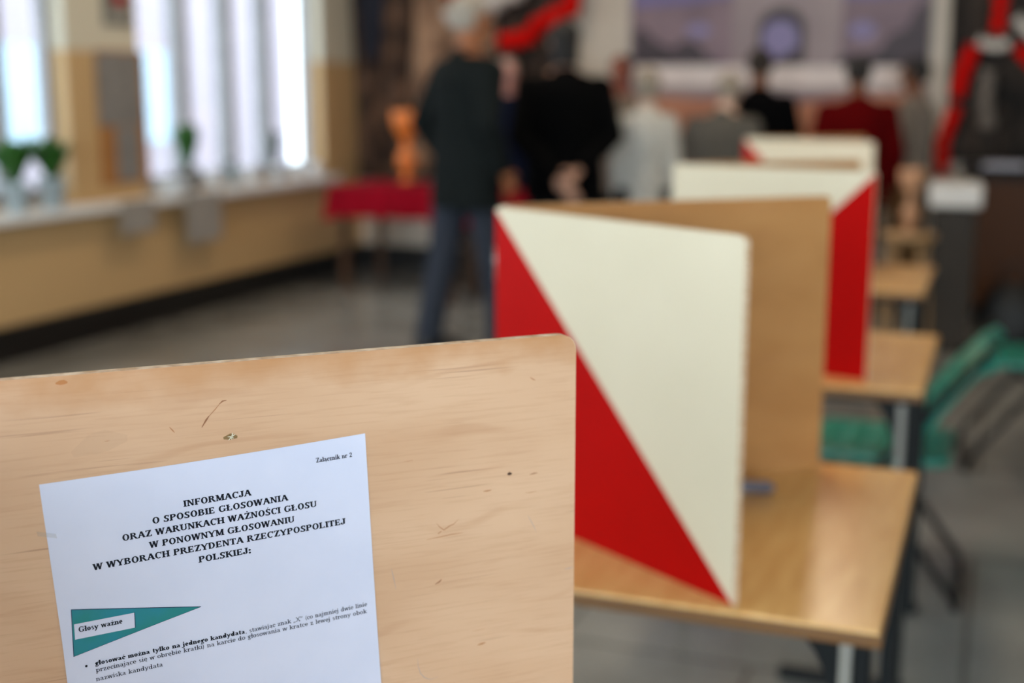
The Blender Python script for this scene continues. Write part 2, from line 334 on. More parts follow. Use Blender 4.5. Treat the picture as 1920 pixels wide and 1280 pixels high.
# ------------------------------------------------------------------ serif lettering, drawn stroke by stroke
def glyph(ch, T, t):
    """returns (list of convex polys, advance); cap height 1, x height .66"""
    P = []; X = .66
    def rect(x0, y0, x1, y1): P.append([(x0, y0), (x1, y0), (x1, y1), (x0, y1)])
    def stem(x, y0, y1, w_=None): rect(x-(w_ or T)/2, y0, x+(w_ or T)/2, y1)
    def ser(x, y, hw, up=0):
        rect(x-hw, y if not up else y-t, x+hw, y+t if not up else y)
    def diag(x0, y0, x1, y1, w_): P.append([(x0-w_/2, y0), (x0+w_/2, y0), (x1+w_/2, y1), (x1-w_/2, y1)])
    def ring(cx, cy, rx, ry, a0=0, a1=360, T_=None, t_=None):
        T_ = T if T_ is None else T_; t_ = t if t_ is None else t_
        n = max(4, int(abs(a1-a0)/20)); 
        for k in range(n):
            a, b_ = R(a0+(a1-a0)*k/n), R(a0+(a1-a0)*(k+1)/n)
            P.append([(cx+math.cos(a)*rx, cy+math.sin(a)*ry), (cx+math.cos(b_)*rx, cy+math.sin(b_)*ry),
                      (cx+math.cos(b_)*(rx-T_), cy+math.sin(b_)*(ry-t_)), (cx+math.cos(a)*(rx-T_), cy+math.sin(a)*(ry-t_))])
    def acute(x, y): diag(x, y, x+.12, y+.2, .1)
    def dot(x, y, r=None): r = r or T*.6; ring(x, y, r, r, 0, 360, r, r)
    hs = T/2+.09
    base = {'Ż': 'Z', 'Ś': 'S', 'Ł': 'L', 'ą': 'a', 'ć': 'c', 'ę': 'e', 'ł': 'l', 'ż': 'z', 'ś': 's', 'ó': 'o'}.get(ch, ch)
    c = base; adv = .7
    if c == 'I': stem(.22, 0, 1); ser(.22, 0, hs); ser(.22, 1, hs, 1); adv = .44
    elif c == 'N':
        stem(.2, 0, 1, t*1.2); diag(.78, 0, .2, 1, T); stem(.78, 0, 1, t*1.2); ser(.2, 0, .16); ser(.16, 1, .16, 1); ser(.78, 1, .16, 1); adv = .98
    elif c == 'F' or c == 'E' or c == 'L':
        stem(.22, 0, 1); ser(.22, 0, hs)
        if c in 'FE': rect(.12, 1-t, .74, 1); stem(.74-t/2, .74, 1, t); rect(.22, .5-t/2, .56, .5+t/2); stem(.56, .4, .6, t)
        else: ser(.22, 1, hs, 1)
        if c in 'EL': rect(.12, 0, .76, t); stem(.76-t/2, 0, .3, t)
        adv = .84 if c != 'F' else .78
    elif c == 'O': ring(.48, .5, .43, .53); adv = .96
    elif c == 'G':
        ring(.48, .5, .43, .53, 50, 320); stem(.8, .05, .48, T*.8); rect(.6, .48-t, .95, .48); stem(.8, .7, 1.0, t); adv = 1.0
    elif c == 'C': ring(.48, .5, .43, .53, 48, 315); stem(.8, .66, 1.0, t*1.1); adv = .9
    elif c in 'RPB':
        stem(.22, 0, 1); ser(.2, 0, hs); rect(.08, 1-t, .5, 1)
        ring(.48, .745, .29 if c != 'P' else .32, .255 if c != 'P' else .28, -90, 90)
        yb = .745-(.255 if c != 'P' else .28)
        rect(.22, yb, .5, yb+t)
        if c == 'R': diag(.84, 0, .52, .49, T*1.05); ser(.86, 0, .13)
        if c == 'B': ring(.5, .27, .34, .27, -90, 90); rect(.1, 0, .52, t)
        adv = .96 if c == 'R' else .9 if c == 'B' else .84
    elif c == 'M':
        stem(.2, 0, 1, t*1.2); diag(.56, .05, .24, 1, T); diag(.56, .05, .9, 1, t*1.3); stem(.94, 0, 1, T); ser(.2, 0, .15); ser(.94, 0, hs); ser(.16, 1, .15, 1); ser(.96, 1, .16, 1); adv = 1.14
    elif c == 'A': diag(.14, 0, .46, 1, t*1.3); diag(.82, 0, .48, 1, T*1.1); rect(.26, .32, .7, .32+t); ser(.14, 0, .14); ser(.82, 0, .17); adv = .96
    elif c == 'J': stem(.46, .2, 1); ser(.46, 1, hs, 1); ring(.27, .2, .19+T/2, .2, 180, 360, T*.9, t); dot(.14, .24, T*.5); adv = .68
    elif c == 'S':
        ring(.38, .745, .29, .285, 30, 270); ring(.38, .26, .32, .29, -150, 90); stem(.64, .7, 1, t); stem(.1, 0, .3, t); adv = .76
        P.append([(.14, .62), (.3, .42), (.62, .36), (.48, .58)])
    elif c == 'Z': rect(.1, 1-t, .76, 1); rect(.08, 0, .78, t); diag(.2, 0, .66, 1, T*1.1); stem(.12, .74, 1, t); stem(.77, 0, .28, t); adv = .84
    elif c == 'W':
        diag(.36, 0, .14, 1, T); diag(.36, 0, .62, 1, t*1.3); diag(.84, 0, .62, 1, T); diag(.84, 0, 1.08, 1, t*1.3); ser(.13, 1, .16, 1); ser(.6, 1, .14, 1); ser(1.08, 1, .14, 1); adv = 1.2
    elif c == 'U': stem(.22, .3, 1); stem(.76, .3, 1, t*1.3); ring(.475, .33, .255+T/2, .33, 180, 360, T*.85, t); ser(.2, 1, hs, 1); ser(.78, 1, .14, 1); adv = .96
    elif c == 'K': stem(.22, 0, 1); ser(.22, 0, hs); ser(.22, 1, hs, 1); diag(.3, .38, .76, 1, t*1.3); diag(.82, 0, .46, .6, T); ser(.84, 0, .15); ser(.76, 1, .14, 1); adv = .96
    elif c == 'Y': diag(.46, .42, .14, 1, T); diag(.48, .42, .8, 1, t*1.3); stem(.47, 0, .46); ser(.47, 0, hs); ser(.14, 1, .15, 1); ser(.8, 1, .13, 1); adv = .92
    elif c == 'D': stem(.22, 0, 1); rect(.08, 0, .45, t); rect(.08, 1-t, .45, 1); ring(.44, .5, .44, .5, -90, 90); adv = .96
    elif c == 'T': stem(.42, 0, 1); ser(.42, 0, hs); rect(.06, 1-t, .78, 1); stem(.08, .72, 1, t); stem(.76, .72, 1, t); adv = .84
    elif c == 'H': stem(.22, 0, 1); stem(.78, 0, 1); rect(.22, .5-t/2, .78, .5+t/2); [ser(x, y, hs, u) for x in (.22, .78) for y, u in ((0, 0), (1, 1))]; adv = 1.0
    elif c == 'X': diag(.8, 0, .16, 1, T); diag(.14, 0, .78, 1, t*1.3); [ser(x, y, .15, u) for x in (.16, .8) for y, u in ((0, 0), (1, 1))]; adv = .94
    elif c == '2': ring(.34, .7, .27, .29, -20, 190, T*.85, t); diag(.14, .06, .5, .6, T*.8); rect(.08, 0, .62, t*1.8); adv = .7
    elif c == ':': dot(.2, .1); dot(.2, .55); adv = .4
    elif c == ',': dot(.16, .07, T*.5); diag(.08, -.16, .18, .06, t); adv = .3
    elif c == '„': [(dot(x, .07, .08), diag(x-.07, -.15, x+.04, .07, .07)) for x in (.14, .36)]; adv = .5
    elif c == '”': [(dot(x, .9, .08), diag(x-.07, .68, x+.04, .9, .07)) for x in (.14, .36)]; adv = .5
    elif c == '(': ring(.5, .36, .4, .72, 125, 235, T*.7, t); adv = .36
    elif c == ')': ring(-.16, .36, .4, .72, -55, 55, T*.7, t); adv = .36
    elif c == 'a': ring(.27, X-.22, .22+T/4, .22, 0, 150, T*.9, t); stem(.44, .08, X-.2, T); ring(.28, .19, .23, .2, 60, 300, T*.8, t); ser(.52, 0, .1); adv = .64
    elif c == 'c': ring(.31, X/2, .27, X/2+.02, 45, 320); dot(.5, X*.74, T*.5); adv = .56
    elif c == 'e': ring(.31, X/2, .27, X/2+.02, 0, 320); rect(.1, X/2-t/2, .56, X/2+t/2); adv = .6
    elif c == 'o': ring(.32, X/2, .29, X/2+.02); adv = .64
    elif c == 'd': ring(.3, X/2, .26, X/2+.01); stem(.52, 0, 1); ser(.45, 1, .12, 1); ser(.6, 0, .1); adv = .72
    elif c == 'b': ring(.4, X/2, .28, X/2+.01); stem(.18, 0, 1); ser(.12, 1, .12, 1); adv = .72
    elif c == 'p': ring(.4, X/2, .28, X/2+.01); stem(.18, -.3, X); ser(.12, X, .12, 1); ser(.18, -.3, hs); adv = .72
    elif c == 'g': ring(.28, X*.62, .23, X*.38); ring(.3, -.12, .27, .2, 0, 360, T*.6, t); dot(.54, X*.93, T*.5); rect(.16, .04, .42, .04+t*1.4); adv = .62
    elif c == 'i': stem(.18, 0, X); ser(.18, 0, hs); ser(.12, X, .12, 1); dot(.17, .9, T*.55); adv = .36
    elif c == 'j': stem(.18, -.12, X); ser(.12, X, .12, 1); dot(.17, .9, T*.55); ring(.02, -.1, .16+T/2, .2, 200, 360, T*.9, t); adv = .36
    elif c == 'k': stem(.18, 0, 1); ser(.18, 0, hs); ser(.12, 1, .12, 1); diag(.24, .24, .54, X, t*1.3); diag(.6, 0, .34, .42, T); ser(.62, 0, .13); ser(.54, X, .12, 1); adv = .7
    elif c == 'l': stem(.18, 0, 1); ser(.18, 0, hs); ser(.12, 1, .12, 1); adv = .36
    elif c == 'm':
        for x in (.18, .5, .82): stem(x, 0, X if x < .2 else X-.18); ser(x, 0, hs*.85)
        ser(.12, X, .12, 1); ring(.34, X-.2, .16+T/2, .2, 0, 150, T, t*1.2); ring(.66, X-.2, .16+T/2, .2, 0, 150, T, t*1.2); adv = 1.0
    elif c == 'n': stem(.18, 0, X); stem(.54, 0, X-.2); ser(.18, 0, hs*.9); ser(.54, 0, hs*.9); ser(.12, X, .12, 1); ring(.36, X-.22, .18+T/2, .22, 0, 150, T, t*1.2); adv = .72
    elif c == 'u': stem(.18, .2, X); stem(.54, 0, X); ser(.12, X, .12, 1); ser(.48, X, .12, 1); ser(.6, 0, .1); ring(.36, .22, .18+T/2, .22, 180, 330, T, t*1.2); adv = .72
    elif c == 'r': stem(.18, 0, X); ser(.18, 0, hs); ser(.12, X, .12, 1); ring(.4, X-.2, .22, .2, 60, 170, t*1.4, t*1.4); dot(.46, X-.09, T*.5); adv = .54
    elif c == 's': ring(.27, X*.74, .2, X*.26, 30, 270, T*.8, t); ring(.27, X*.27, .22, X*.28, -150, 90, T*.8, t); P.append([(.1, X*.62), (.2, X*.44), (.44, X*.36), (.34, X*.56)]); adv = .52
    elif c == 't': stem(.22, .1, X+.2); rect(.06, X-t, .42, X); ring(.34, .14, .12+T/2, .14, 180, 310, T*.8, t); adv = .46
    elif c == 'w': diag(.24, 0, .1, X, T*.9); diag(.24, 0, .44, X, t*1.3); diag(.62, 0, .44, X, T*.9); diag(.62, 0, .8, X, t*1.3); ser(.1, X, .11, 1); ser(.42, X, .1, 1); ser(.8, X, .1, 1); adv = .9
    elif c == 'y': diag(.34, 0, .12, X, T*.9); diag(.2, -.28, .58, X, t*1.4); dot(.16, -.24, T*.5); ser(.12, X, .12, 1); ser(.58, X, .11, 1); adv = .68
    elif c == 'z': rect(.08, X-t, .5, X); rect(.06, 0, .54, t); diag(.14, 0, .44, X, T); stem(.09, X-.2, X, t); stem(.53, 0, .2, t); adv = .6
    elif c == ' ': adv = .42
    if ch == 'Ż': dot(.42, 1.2, .09)
    if ch == 'Ś': acute(.34, 1.1)
    if ch == 'Ł': P.append([(.02, .36), (.02, .48), (.5, .72), (.5, .6)])
    if ch in 'ąę': ring(.5, -.1, .1, .14, 90, 290, .06, .05)
    if ch == 'ć': acute(.28, .8)
    if ch == 'ł': P.append([(.0, .42), (.0, .52), (.38, .68), (.38, .58)])
    if ch == 'ż': dot(.3, .86, .08)
    return P, adv
# paper frame: origin = upper left corner on the panel (distances in mm), x along the head of the sheet, y up
PA = R(44.052); PD = Vector((math.cos(PA), math.sin(PA), 0)); PN = Vector((math.sin(PA), -math.cos(PA), 0)); PC = Vector((-.2749, .8578, TOPZ))
PR = R(2.8356); PX = PD*math.cos(PR)+Vector((0, 0, 1))*math.sin(PR); PY = -PD*math.sin(PR)+Vector((0, 0, 1))*math.cos(PR)
PO = PC+PD*-.3655+Vector((0, 0, -.0666))
PW, PH = 207.8, 296.0
def lift(x, y):
    """how far the sheet stands off the panel (m)"""
    s = max(0, min(1, -y/PH)); e = min(x, PW-x)/PW
    return .0006+.0035*s*max(0, 1-x/60)+.0012*s*max(0, (x-150)/58)+.0008*(.5+.5*math.sin(x/33+y/60))*s
def pp(x, y, off=0): return PO+PX*(x/1000)+PY*(y/1000)+PN*(lift(x, y)+off)
def paper():
    nx, ny = 30, 40; vs = []; fs = []
    for j in range(ny+1):
        for i in range(nx+1):
            s = i/nx; q = j/ny
            x0 = 0+1.2*math.sin(q*3)+(1.0*max(0, .32-abs(q-.36))*4*.5)
            x1 = PW-2*math.sin(q*2.2)+.6*q
            top = -.9*math.sin(math.pi*s)*1.0+(1.4 if s > .97 else 0)*0
            vs.append(pp(x0+(x1-x0)*s, top*(1-q)-PH*q))
    n = len(vs); vs += [v-PN*.00012 for v in vs]; W_ = nx+1
    for j in range(ny):
        for i in range(nx):
            a = j*W_+i; fs.append((a, a+1, a+1+W_, a+W_)); fs.append((n+a, n+a+W_, n+a+1+W_, n+a+1))
    edge = [i for i in range(W_)]+[j*W_+nx for j in range(1, ny+1)]+[ny*W_+i for i in range(nx-1, -1, -1)]+[j*W_ for j in range(ny-1, 0, -1)]
    b = MB(); b.add(vs, fs, 0, True)
    for k in range(len(edge)): a, b_ = edge[k], edge[(k+1) % len(edge)]; b.add([vs[a], vs[n+a], vs[n+b_], vs[b_]], [(0, 1, 2, 3)])
    return b
PAPER = mat('white_copy_paper', S(208, 209, 229), .6, S(203, 205, 226), 25, bump=.03)
INK = mat('black_ink', S(14, 18, 32), .7, spec=.2)
INKG = mat('grey_ink', S(30, 34, 48), .7, spec=.2)
TEAL = mat('teal_ink', S(0, 122, 150), .5, S(0, 122, 124), 22, lo=.4, hi=.6)
NAVY = mat('navy_ink', S(10, 52, 86), .5)
sheet = paper().build('instruction_sheet', PAPER, None, 0, True)
tag(sheet, 'white printed voting instruction sheet with teal triangle taped to the nearest plywood screen', 'paper')
def typeset(text, x0, x1, y, cap, T, t, m, name='printed_text', track=0, slope=0, off=.00025, skew=0):
    polys = []; pen = 0; gl = []
    for ch in text:
        P, adv = glyph(ch, T, t); gl.append((P, pen)); pen += adv+track
    gl0 = min((p[0] for P, q in gl[:1] for pl in P for p in pl), default=0)
    end = max(p[0] for pl in gl[-1][0] for p in pl)+gl[-1][1]; k = (x1-x0)/(end-gl0)
    b = MB()
    for P, q in gl:
        for pl in P:
            pts = [(x0+(a-gl0+q)*k, y+c*cap+slope*(a+q)*k+0) for a, c in pl]
            b.add([pp(a, c, off) for a, c in pts], [tuple(range(len(pts)))])
    return b.build(name, m, sheet, 0, False)
HT, Ht = .25, .125
typeset('INFORMACJA', 84.3, 128.3, -29.6, 4.2, HT, Ht, INK)
typeset('O SPOSOBIE GŁOSOWANIA', 64.2, 152.2, -37.3, 4.2, HT, Ht, INK)
typeset('ORAZ WARUNKACH WAŻNOŚCI GŁOSU', 44.8, 170.8, -45.1, 4.2, HT, Ht, INK)
typeset('W PONOWNYM GŁOSOWANIU', 60.4, 155, -53.0, 4.2, HT, Ht, INK)
typeset('W WYBORACH PREZYDENTA RZECZYPOSPOLITEJ', 25, 189.6, -60.8, 4.2, HT, Ht, INK)
typeset('POLSKIEJ:', 90.1, 124.4, -68.8, 4.2, HT, Ht, INK)
typeset('Załącznik nr 2', 172.8, 197.5, -14.7, 3.2, .2, .09, INK)
def patch(pts, m, name, off, n=8):
    b = MB()
    if len(pts) == 3: pts = pts+[pts[2]]
    vs = []; 
    for j in range(n+1):
        for i in range(n+1):
            s, q = i/n, j/n
            a = Vector(pts[0]).lerp(Vector(pts[1]), s); c = Vector(pts[3]).lerp(Vector(pts[2]), s); v = a.lerp(c, q); vs.append(pp(v.x, v.y, off))
    b.add(vs, [(j*(n+1)+i, j*(n+1)+i+1, (j+1)*(n+1)+i+1, (j+1)*(n+1)+i) for j in range(n) for i in range(n)])
    return b.build(name, m, sheet, 0, False)
patch([(9.29, -83.62), (88.75, -99.02), (7.31, -114.85)], TEAL, 'teal_triangle', .0002, 14)
def rule(x0, y0, x1, y1, w_, m, name, off=.0003, n=12):
    d = Vector((x1-x0, y1-y0)); nn = Vector((-d.y, d.x)).normalized()*w_/2
    return patch([(x0-nn.x, y0-nn.y), (x1-nn.x, y1-nn.y), (x1+nn.x, y1+nn.y), (x0+nn.x, y0+nn.y)], m, name, off, n)
rule(9.29, -83.62, 88.75, -99.02, .5, NAVY, 'outline'); rule(9.4, -83.62, 7.4, -114.85, .5, NAVY, 'outline'); rule(7.31, -114.85, 88.75, -99.02, .25, NAVY, 'outline')
patch([(9.9, -93.5), (47, -93.9), (46.4, -104.0), (9.45, -103.7)], PAPER, 'caption_box', .0005)
rule(47, -93.7, 46.4, -104.1, .5, NAVY, 'outline', .0006); 
typeset('Głosy ważne', 12.2, 39, -99.2, 3.5, .23, .11, INK, off=.0008)
b = MB(); b.add([pp(14.1+.8*math.cos(k*math.pi/5), -122.9+.8*math.sin(k*math.pi/5), .0003) for k in range(10)], [tuple(range(10))]); b.build('bullet_point', INK, sheet, 0, False)
typeset('głosować można tylko na jednego kandydata', 19.5, 115.4, -123.8, 3.15, .24, .12, INK)
typeset(', stawiając znak „X” (co najmniej dwie linie', 115.9, 200.2, -123.9, 3.1, .145, .085, INKG, slope=.018)
typeset('przecinające się w obrębie kratki) na karcie do głosowania w kratce z lewej strony obok', 19.4, 199.8, -128.5, 3.1, .145, .085, INKG, slope=.0055)
typeset('nazwiska kandydata', 18.8, 60.8, -134.5, 3.1, .145, .085, INKG)
TAPE = mat('clear_tape', S(200, 196, 190), .15, alpha=.22)
b = MB(); b.add([pp(x, y, .0011) for x, y in ((-5, -29), (6, -32.5), (6.4, -35.5), (-4.5, -32))], [(0, 1, 2, 3)]); b.build('tape', TAPE, sheet, 0, False)
# marks of wear on panel 1 (parts of that screen)
PAN1 = [o for o in bpy.data.objects if o.parent and o.parent.name == 'voting_screen' and o.name.startswith('panel')][-1]
def mark(name, pts, w_, m, lift_=.0002, taper=True):
    """thin mark on the inner plywood face, coordinates in mm from its upper right corner"""
    L_ = (Vector((-.2749, .8578, 0))-Vector((-.670, .475, 0))).length; b = MB(); n = len(pts); vs = []
    for k, (x, y) in enumerate(pts):
        a = Vector(pts[max(0, k-1)]); c = Vector(pts[min(n-1, k+1)]); d = (c-a).normalized(); q = Vector((-d.y, d.x))*w_/2*(1 if not taper else max(.15, math.sin(math.pi*(k+.3)/(n-.4))))
        for s in (-1, 1): vs.append((L_+(x+q.x*s)/1000, -lift_, (y+q.y*s)/1000))
    b.add(vs, [(2*k, 2*k+1, 2*k+3, 2*k+2) for k in range(n-1)]); o = b.build(name, m, PAN1, 0, False); return o
KN = mat('knot_brown', S(150, 98, 64), .6); KL = mat('knot_light', S(176, 120, 78), .6); PENC = mat('pencil_grey', S(168, 154, 150), .6)
mark('scratch', [(-265.9, -41), (-263, -36.5), (-261, -33.8)], 1.2, KN)
mark('scratch', [(-263, -36), (-257, -30), (-253, -25.6)], .5, KL); mark('scratch', [(-254.5, -27), (-252, -25), (-249.5, -24.7)], 1.0, KN)
mark('scratch', [(-286, -38.6), (-284.3, -40.8), (-283, -42.5)], .9, KL)
mark('knot', [(-53.6, -97.6), (-52, -97.3), (-50.2, -97.6)], 2.6, mat('knot_dark', S(74, 44, 24), .6)); mark('scratch', [(-36, -99.9), (-33, -99.4), (-30, -99.2)], .8, KN)
mark('scratch', [(-107.6, -126.7), (-105, -130), (-102.1, -132.4), (-98, -130), (-95, -129.2), (-91, -126)], .7, KL)
mark('scratch', [(-115, -137.6), (-104, -137), (-96, -136.4), (-88, -136.4)], .6, KL)
mark('scratch', [(-106.5, -134.5), (-104, -133)], 1, KL)
mark('knot', [(-109, -171.5), (-106, -170.2), (-104.2, -168.6)], 1.1, KN)
mark('pencil_line', [(-141.2, -155), (-140.3, -159), (-139.3, -164), (-138.2, -170.5)], .45, PENC)
mark('pencil_line', [(-37.8, -130), (-35, -135), (-33, -139), (-30.8, -144)], .45, PENC)
mark('pencil_line', [(-123, -225), (-122.6, -231), (-121, -236.5), (-118, -240.5), (-114, -242.5), (-108, -242)], .5, PENC)
mark('pencil_line', [(-8, -175.8), (-4, -175.6), (-1, -175.3)], .6, PENC)
mark('knot', [(-352, -4.5), (-349.5, -4.2), (-347, -4.0), (-345, -4.4)], 3.2, mat('knot_amber', S(176, 112, 60), .6))
mark('knot', [(-72, -108), (-69, -108), (-66, -107.6)], 1, KL); mark('knot', [(-77, -223), (-74, -222.6), (-71, -222)], 1.4, KL)
mark('scratch', [(-36, -28.5), (-34, -30), (-32, -31)], .8, KL)
mark('stain', [(-345, -50), (-333, -45), (-324, -43), (-312, -43)], 15, mat('tape_residue', S(200, 176, 148), .5, alpha=.05), .00015)
mark('torn_hole', [(-252.5, -49.6), (-248, -48.9), (-243.5, -49.6)], 4.2, mat('gouge_brown', S(136, 104, 62), .7))
for a_, b_ in (((-249.5, -51), (-245, -47.5)), ((-250, -48.6), (-246, -50)), ((-247.5, -50.8), (-246.5, -46.2))): mark('torn_fibre', [a_, ((a_[0]+b_[0])/2, (a_[1]+b_[1])/2+.5), b_], .9, mat('torn_fibre', S(226, 216, 190), .7), .0012)
random.seed(9)
for k in range(14):
    x = random.uniform(-376, -12); y = random.uniform(-262, -10)
    if -372 < x < -148 and y < -58: continue
    l_ = random.uniform(3, 11); mark('grain_fleck', [(x, y), (x+l_/2, y+random.uniform(-.3, .3)), (x+l_, y+.3)], random.uniform(.25, .4), KL)

# ------------------------------------------------------------------ desks
TOPM = mat('oak_laminate', S(232, 184, 118), .25, S(220, 168, 102), 7, (6, 1, 1), detail=6, spec=.7)
EDGE = mat('desk_edge_lipping', S(112, 74, 32), .4)
TUBE = mat('black_steel_tube', S(20, 22, 23), .5, spec=.2)
def make_desk():
    """origin at floor below the near right corner; long side along +y, desk extends to -x"""
    r = empty('school_desk', (0, 0, 0)); Lx, Ly = .66, .722
    b = MB(); b.box((-Lx, 0, .742), (0, Ly, .7598)); b.build('desktop', [TOPM], r, .003)
    b = MB(); b.box((-Lx-.003, -.003, .7385), (.003, Ly+.003, .7555)); b.build('edge_band', EDGE, r, .002)
    for y in (.1, Ly-.1):
        b = MB(); b.box((-.038, y-.018, .03), (-.015, y+.018, .7384)); b.build('leg', TUBE, r, .004)
        b = MB()
        arc = [(-.054-.115*(1-math.cos(a*math.pi/16)), .7384-.2+.2*math.sin(a*math.pi/16)) for a in range(9)]
        poly = [(-.038, .7384), (-.038, .48), (-.054, .48)]+arc[1:]
        b.prism(poly, 1, y-.004, y+.004); b.build('gusset', TUBE, r)
        b = MB(); b.box((-.3, y-.018, 0), (-.005, y+.018, .03)); b.build('foot', TUBE, r, .008)
        b = MB(); b.box((-Lx+.08, y-.016, .71), (-.03, y+.016, .7384)); b.build('top_rail', TUBE, r)
        b = MB(); b.box((-.055, y-.012, .03), (-.039, y-.004, .71)); y < .2 and b.build('brace', mat('grey_steel_strip', S(150, 145, 136), .4), r)
    b = MB(); b.box((-.034, .118, .32), (-.018, Ly-.118, .35)); b.build('stretcher', TUBE, r)
    b = MB(); b.box((-.652, .54, 0), (-.63, .562, .7384)); b.build('leg', TUBE, r, .004)
    return r
desk = make_desk(); desk.location = (-.11, .178, 0)
tag(desk, 'light wooden desk under the nearest plywood screen, hidden below the frame', 'desk', 'school desks in a row')
for (x, y, l) in ((-.0982, 1.5235, 'light wooden school desk in the foreground under the mid picture screen'),
                  (-.1251, 2.8709, 'light wooden school desk beside the green chair seat, second visible in the row'),
                  (-.2066, 4.3579, 'small wooden desk far back in the row, third visible one')):
    d = copy_tree(desk); d.location = (x, y, 0); d['label'] = l
# pen lying on the second desk
b = MB(); b.tube([(0, 0, 0), (.09, .02, 0)], .011, 10); b.tube([(.09, .02, 0), (.1, .022, 0)], [.011, .004], 10); o = b.build('marker_pen', mat('grey_pen', S(110, 106, 118), .3)); o.location = at(1349, 2.02, .7715)
tag(o, 'small grey marker pen lying on the foreground desk inside the screen', 'pen')

# ------------------------------------------------------------------ green folding chairs
GREEN = mat('green_plastic', S(24, 132, 112), .3, S(20, 118, 100), 4)
def make_chair():
    """origin on the floor at the seat centre, sitter looks to -x"""
    r = empty('folding_chair', (0, 0, 0))
    # seat: a moulded plate with rows of holes
    me_b = bmesh.new(); nx, ny = 18, 18; W_, D_ = .39, .40; grid = {}
    for i in range(nx+1):
        for j in range(ny+1):
            x = -D_/2+D_*i/nx; y = -W_/2+W_*j/ny
            z = .425-.012*math.cos(x/D_*math.pi)*math.cos(y/W_*math.pi)+(-.03*max(0, (-x-.15)/.05)**2*.5)
            grid[i, j] = me_b.verts.new((x, y, z))
    for i in range(nx):
        for j in range(ny):
            if 3 <= i <= 14 and 2 <= j <= 15 and i % 3 == 1 and j % 2 == 0: continue
            if (i in (0, nx-1)) and (j in (0, ny-1)): continue
            me_b.faces.new((grid[i, j], grid[i+1, j], grid[i+1, j+1], grid[i, j+1]))
    me = bpy.data.meshes.new('seat'); bmesh.ops.delete(me_b, geom=[v for v in me_b.verts if not v.link_faces], context='VERTS'); me_b.to_mesh(me); me_b.free()
    o = link_mesh('seat', me, GREEN, r); s = o.modifiers.new('s', 'SOLIDIFY'); s.thickness = .022; s.offset = -1; bv = o.modifiers.new('b', 'BEVEL'); bv.width = .004; bv.limit_method = 'ANGLE'
    for p in me.polygons: p.use_smooth = True
    # backrest, curved and reclined
    bm = bmesh.new(); g = {}
    for i in range(13):
        for j in range(17):
            q = i/12; y = -.205+.41*j/16; rr = 1-.12*max(0, abs(y)/.205-.75)/.25*(q > .8)
            z = .49+.245*q*rr; x = .14+.13*q+.055*q*q-.045*math.cos(y/.205*math.pi/2)
            g[i, j] = bm.verts.new((x, y*(1-.1*(q > .93)), z))
    for i in range(12):
        for j in range(16):
            if i in (3, 5, 7) and 3 <= j <= 12 and j % 2: continue
            bm.faces.new((g[i, j], g[i+1, j], g[i+1, j+1], g[i, j+1]))
    me = bpy.data.meshes.new('backrest'); bm.to_mesh(me); bm.free(); o = link_mesh('backrest', me, GREEN, r)
    for p in me.polygons: p.use_smooth = True
    s = o.modifiers.new('s', 'SOLIDIFY'); s.thickness = .02; s.offset = 1; bv = o.modifiers.new('b', 'BEVEL'); bv.width = .005; bv.limit_method = 'ANGLE'
    DT = mat('dark_chair_tube', S(22, 19, 19), .5, spec=.2)
    for s_ in (-1, 1):
        y = .205*s_
        b = MB(); b.tube([(-.27, y, .012), (-.24, y, .08), (.0, y, .38), (.115, y, .52), (.30, y, .755)], .012, 10); b.build('front_leg', DT, r)
        b = MB(); b.tube([(-.13, y*.93, .40), (.03, y*.93, .30), (.235, y*.93, .03), (.24, y*.93, .012)], .012, 10); b.build('rear_leg', DT, r)
    b = MB(); b.tube([(.24, -.2, .012), (.24, .2, .012)], .012, 10); b.build('floor_bar', DT, r)
    b = MB(); b.tube([(-.27, -.215, .012), (-.27, .215, .012)], .012, 10); b.build('floor_bar', DT, r)
    b = MB(); b.tube([(.05, -.19, .38), (.05, .19, .38)], .009, 8); b.build('cross_tube', DT, r)
    return r
ch = make_chair(); ch.location = (-.275, 3.735, 0); tag(ch, 'green plastic folding chair with dark legs behind the foreground desk', 'chair', 'green folding chairs')
c2 = copy_tree(ch); c2.location = (.2, 5.2, 0); c2.rotation_euler.z = R(6); c2['label'] = 'green plastic folding chair cut off by the right edge of the picture'

# ------------------------------------------------------------------ back wall: mural, drapes, garlands
def camo(name, c1, c2, sc, lo=.4, hi=.6): return mat(name, c1, .85, c2, sc, detail=5, lo=lo, hi=hi, bump=.4)
def cloth_sheet(name, corners, m, label, cat, group=None, waves=7, amp=.05, nx=60, nz=24, th=.006, seed=1):
    """hanging cloth between 4 corners (top left, top right, bottom right, bottom left); folds run top to bottom"""
    A, B, C_, D = [Vector(c) for c in corners]; n = (B-A).cross(D-A).normalized()
    if n.y > 0: n = -n
    rnd = random.Random(seed); ph = rnd.random()*6; vs = []
    for j in range(nz+1):
        for i in range(nx+1):
            s, q = i/nx, j/nz; p = A.lerp(B, s).lerp(D.lerp(C_, s), q)
            f = amp*(.5+.5*math.sin(s*waves*2*math.pi+ph+.6*math.sin(q*3+s*4)))+amp*.4*math.sin(s*waves*4.3+q*5)
            vs.append(p+n*(abs(f)+.01))
    b = MB(); b.add(vs, [(j*(nx+1)+i, j*(nx+1)+i+1, (j+1)*(nx+1)+i+1, (j+1)*(nx+1)+i) for j in range(nz) for i in range(nx)], 0, True)
    o = b.build(name, m, None, 0, False); s_ = o.modifiers.new('s', 'SOLIDIFY'); s_.thickness = th
    return tag(o, label, cat, group)
BW = WB-.02
def bw(px, py, off=0): return onwall(px, py, v=BW-off)
CAMO = camo('brown_net', S(122, 90, 70), S(60, 42, 32), 5); CAMO2 = camo('dark_net', S(62, 50, 42), S(18, 13, 11), 4)
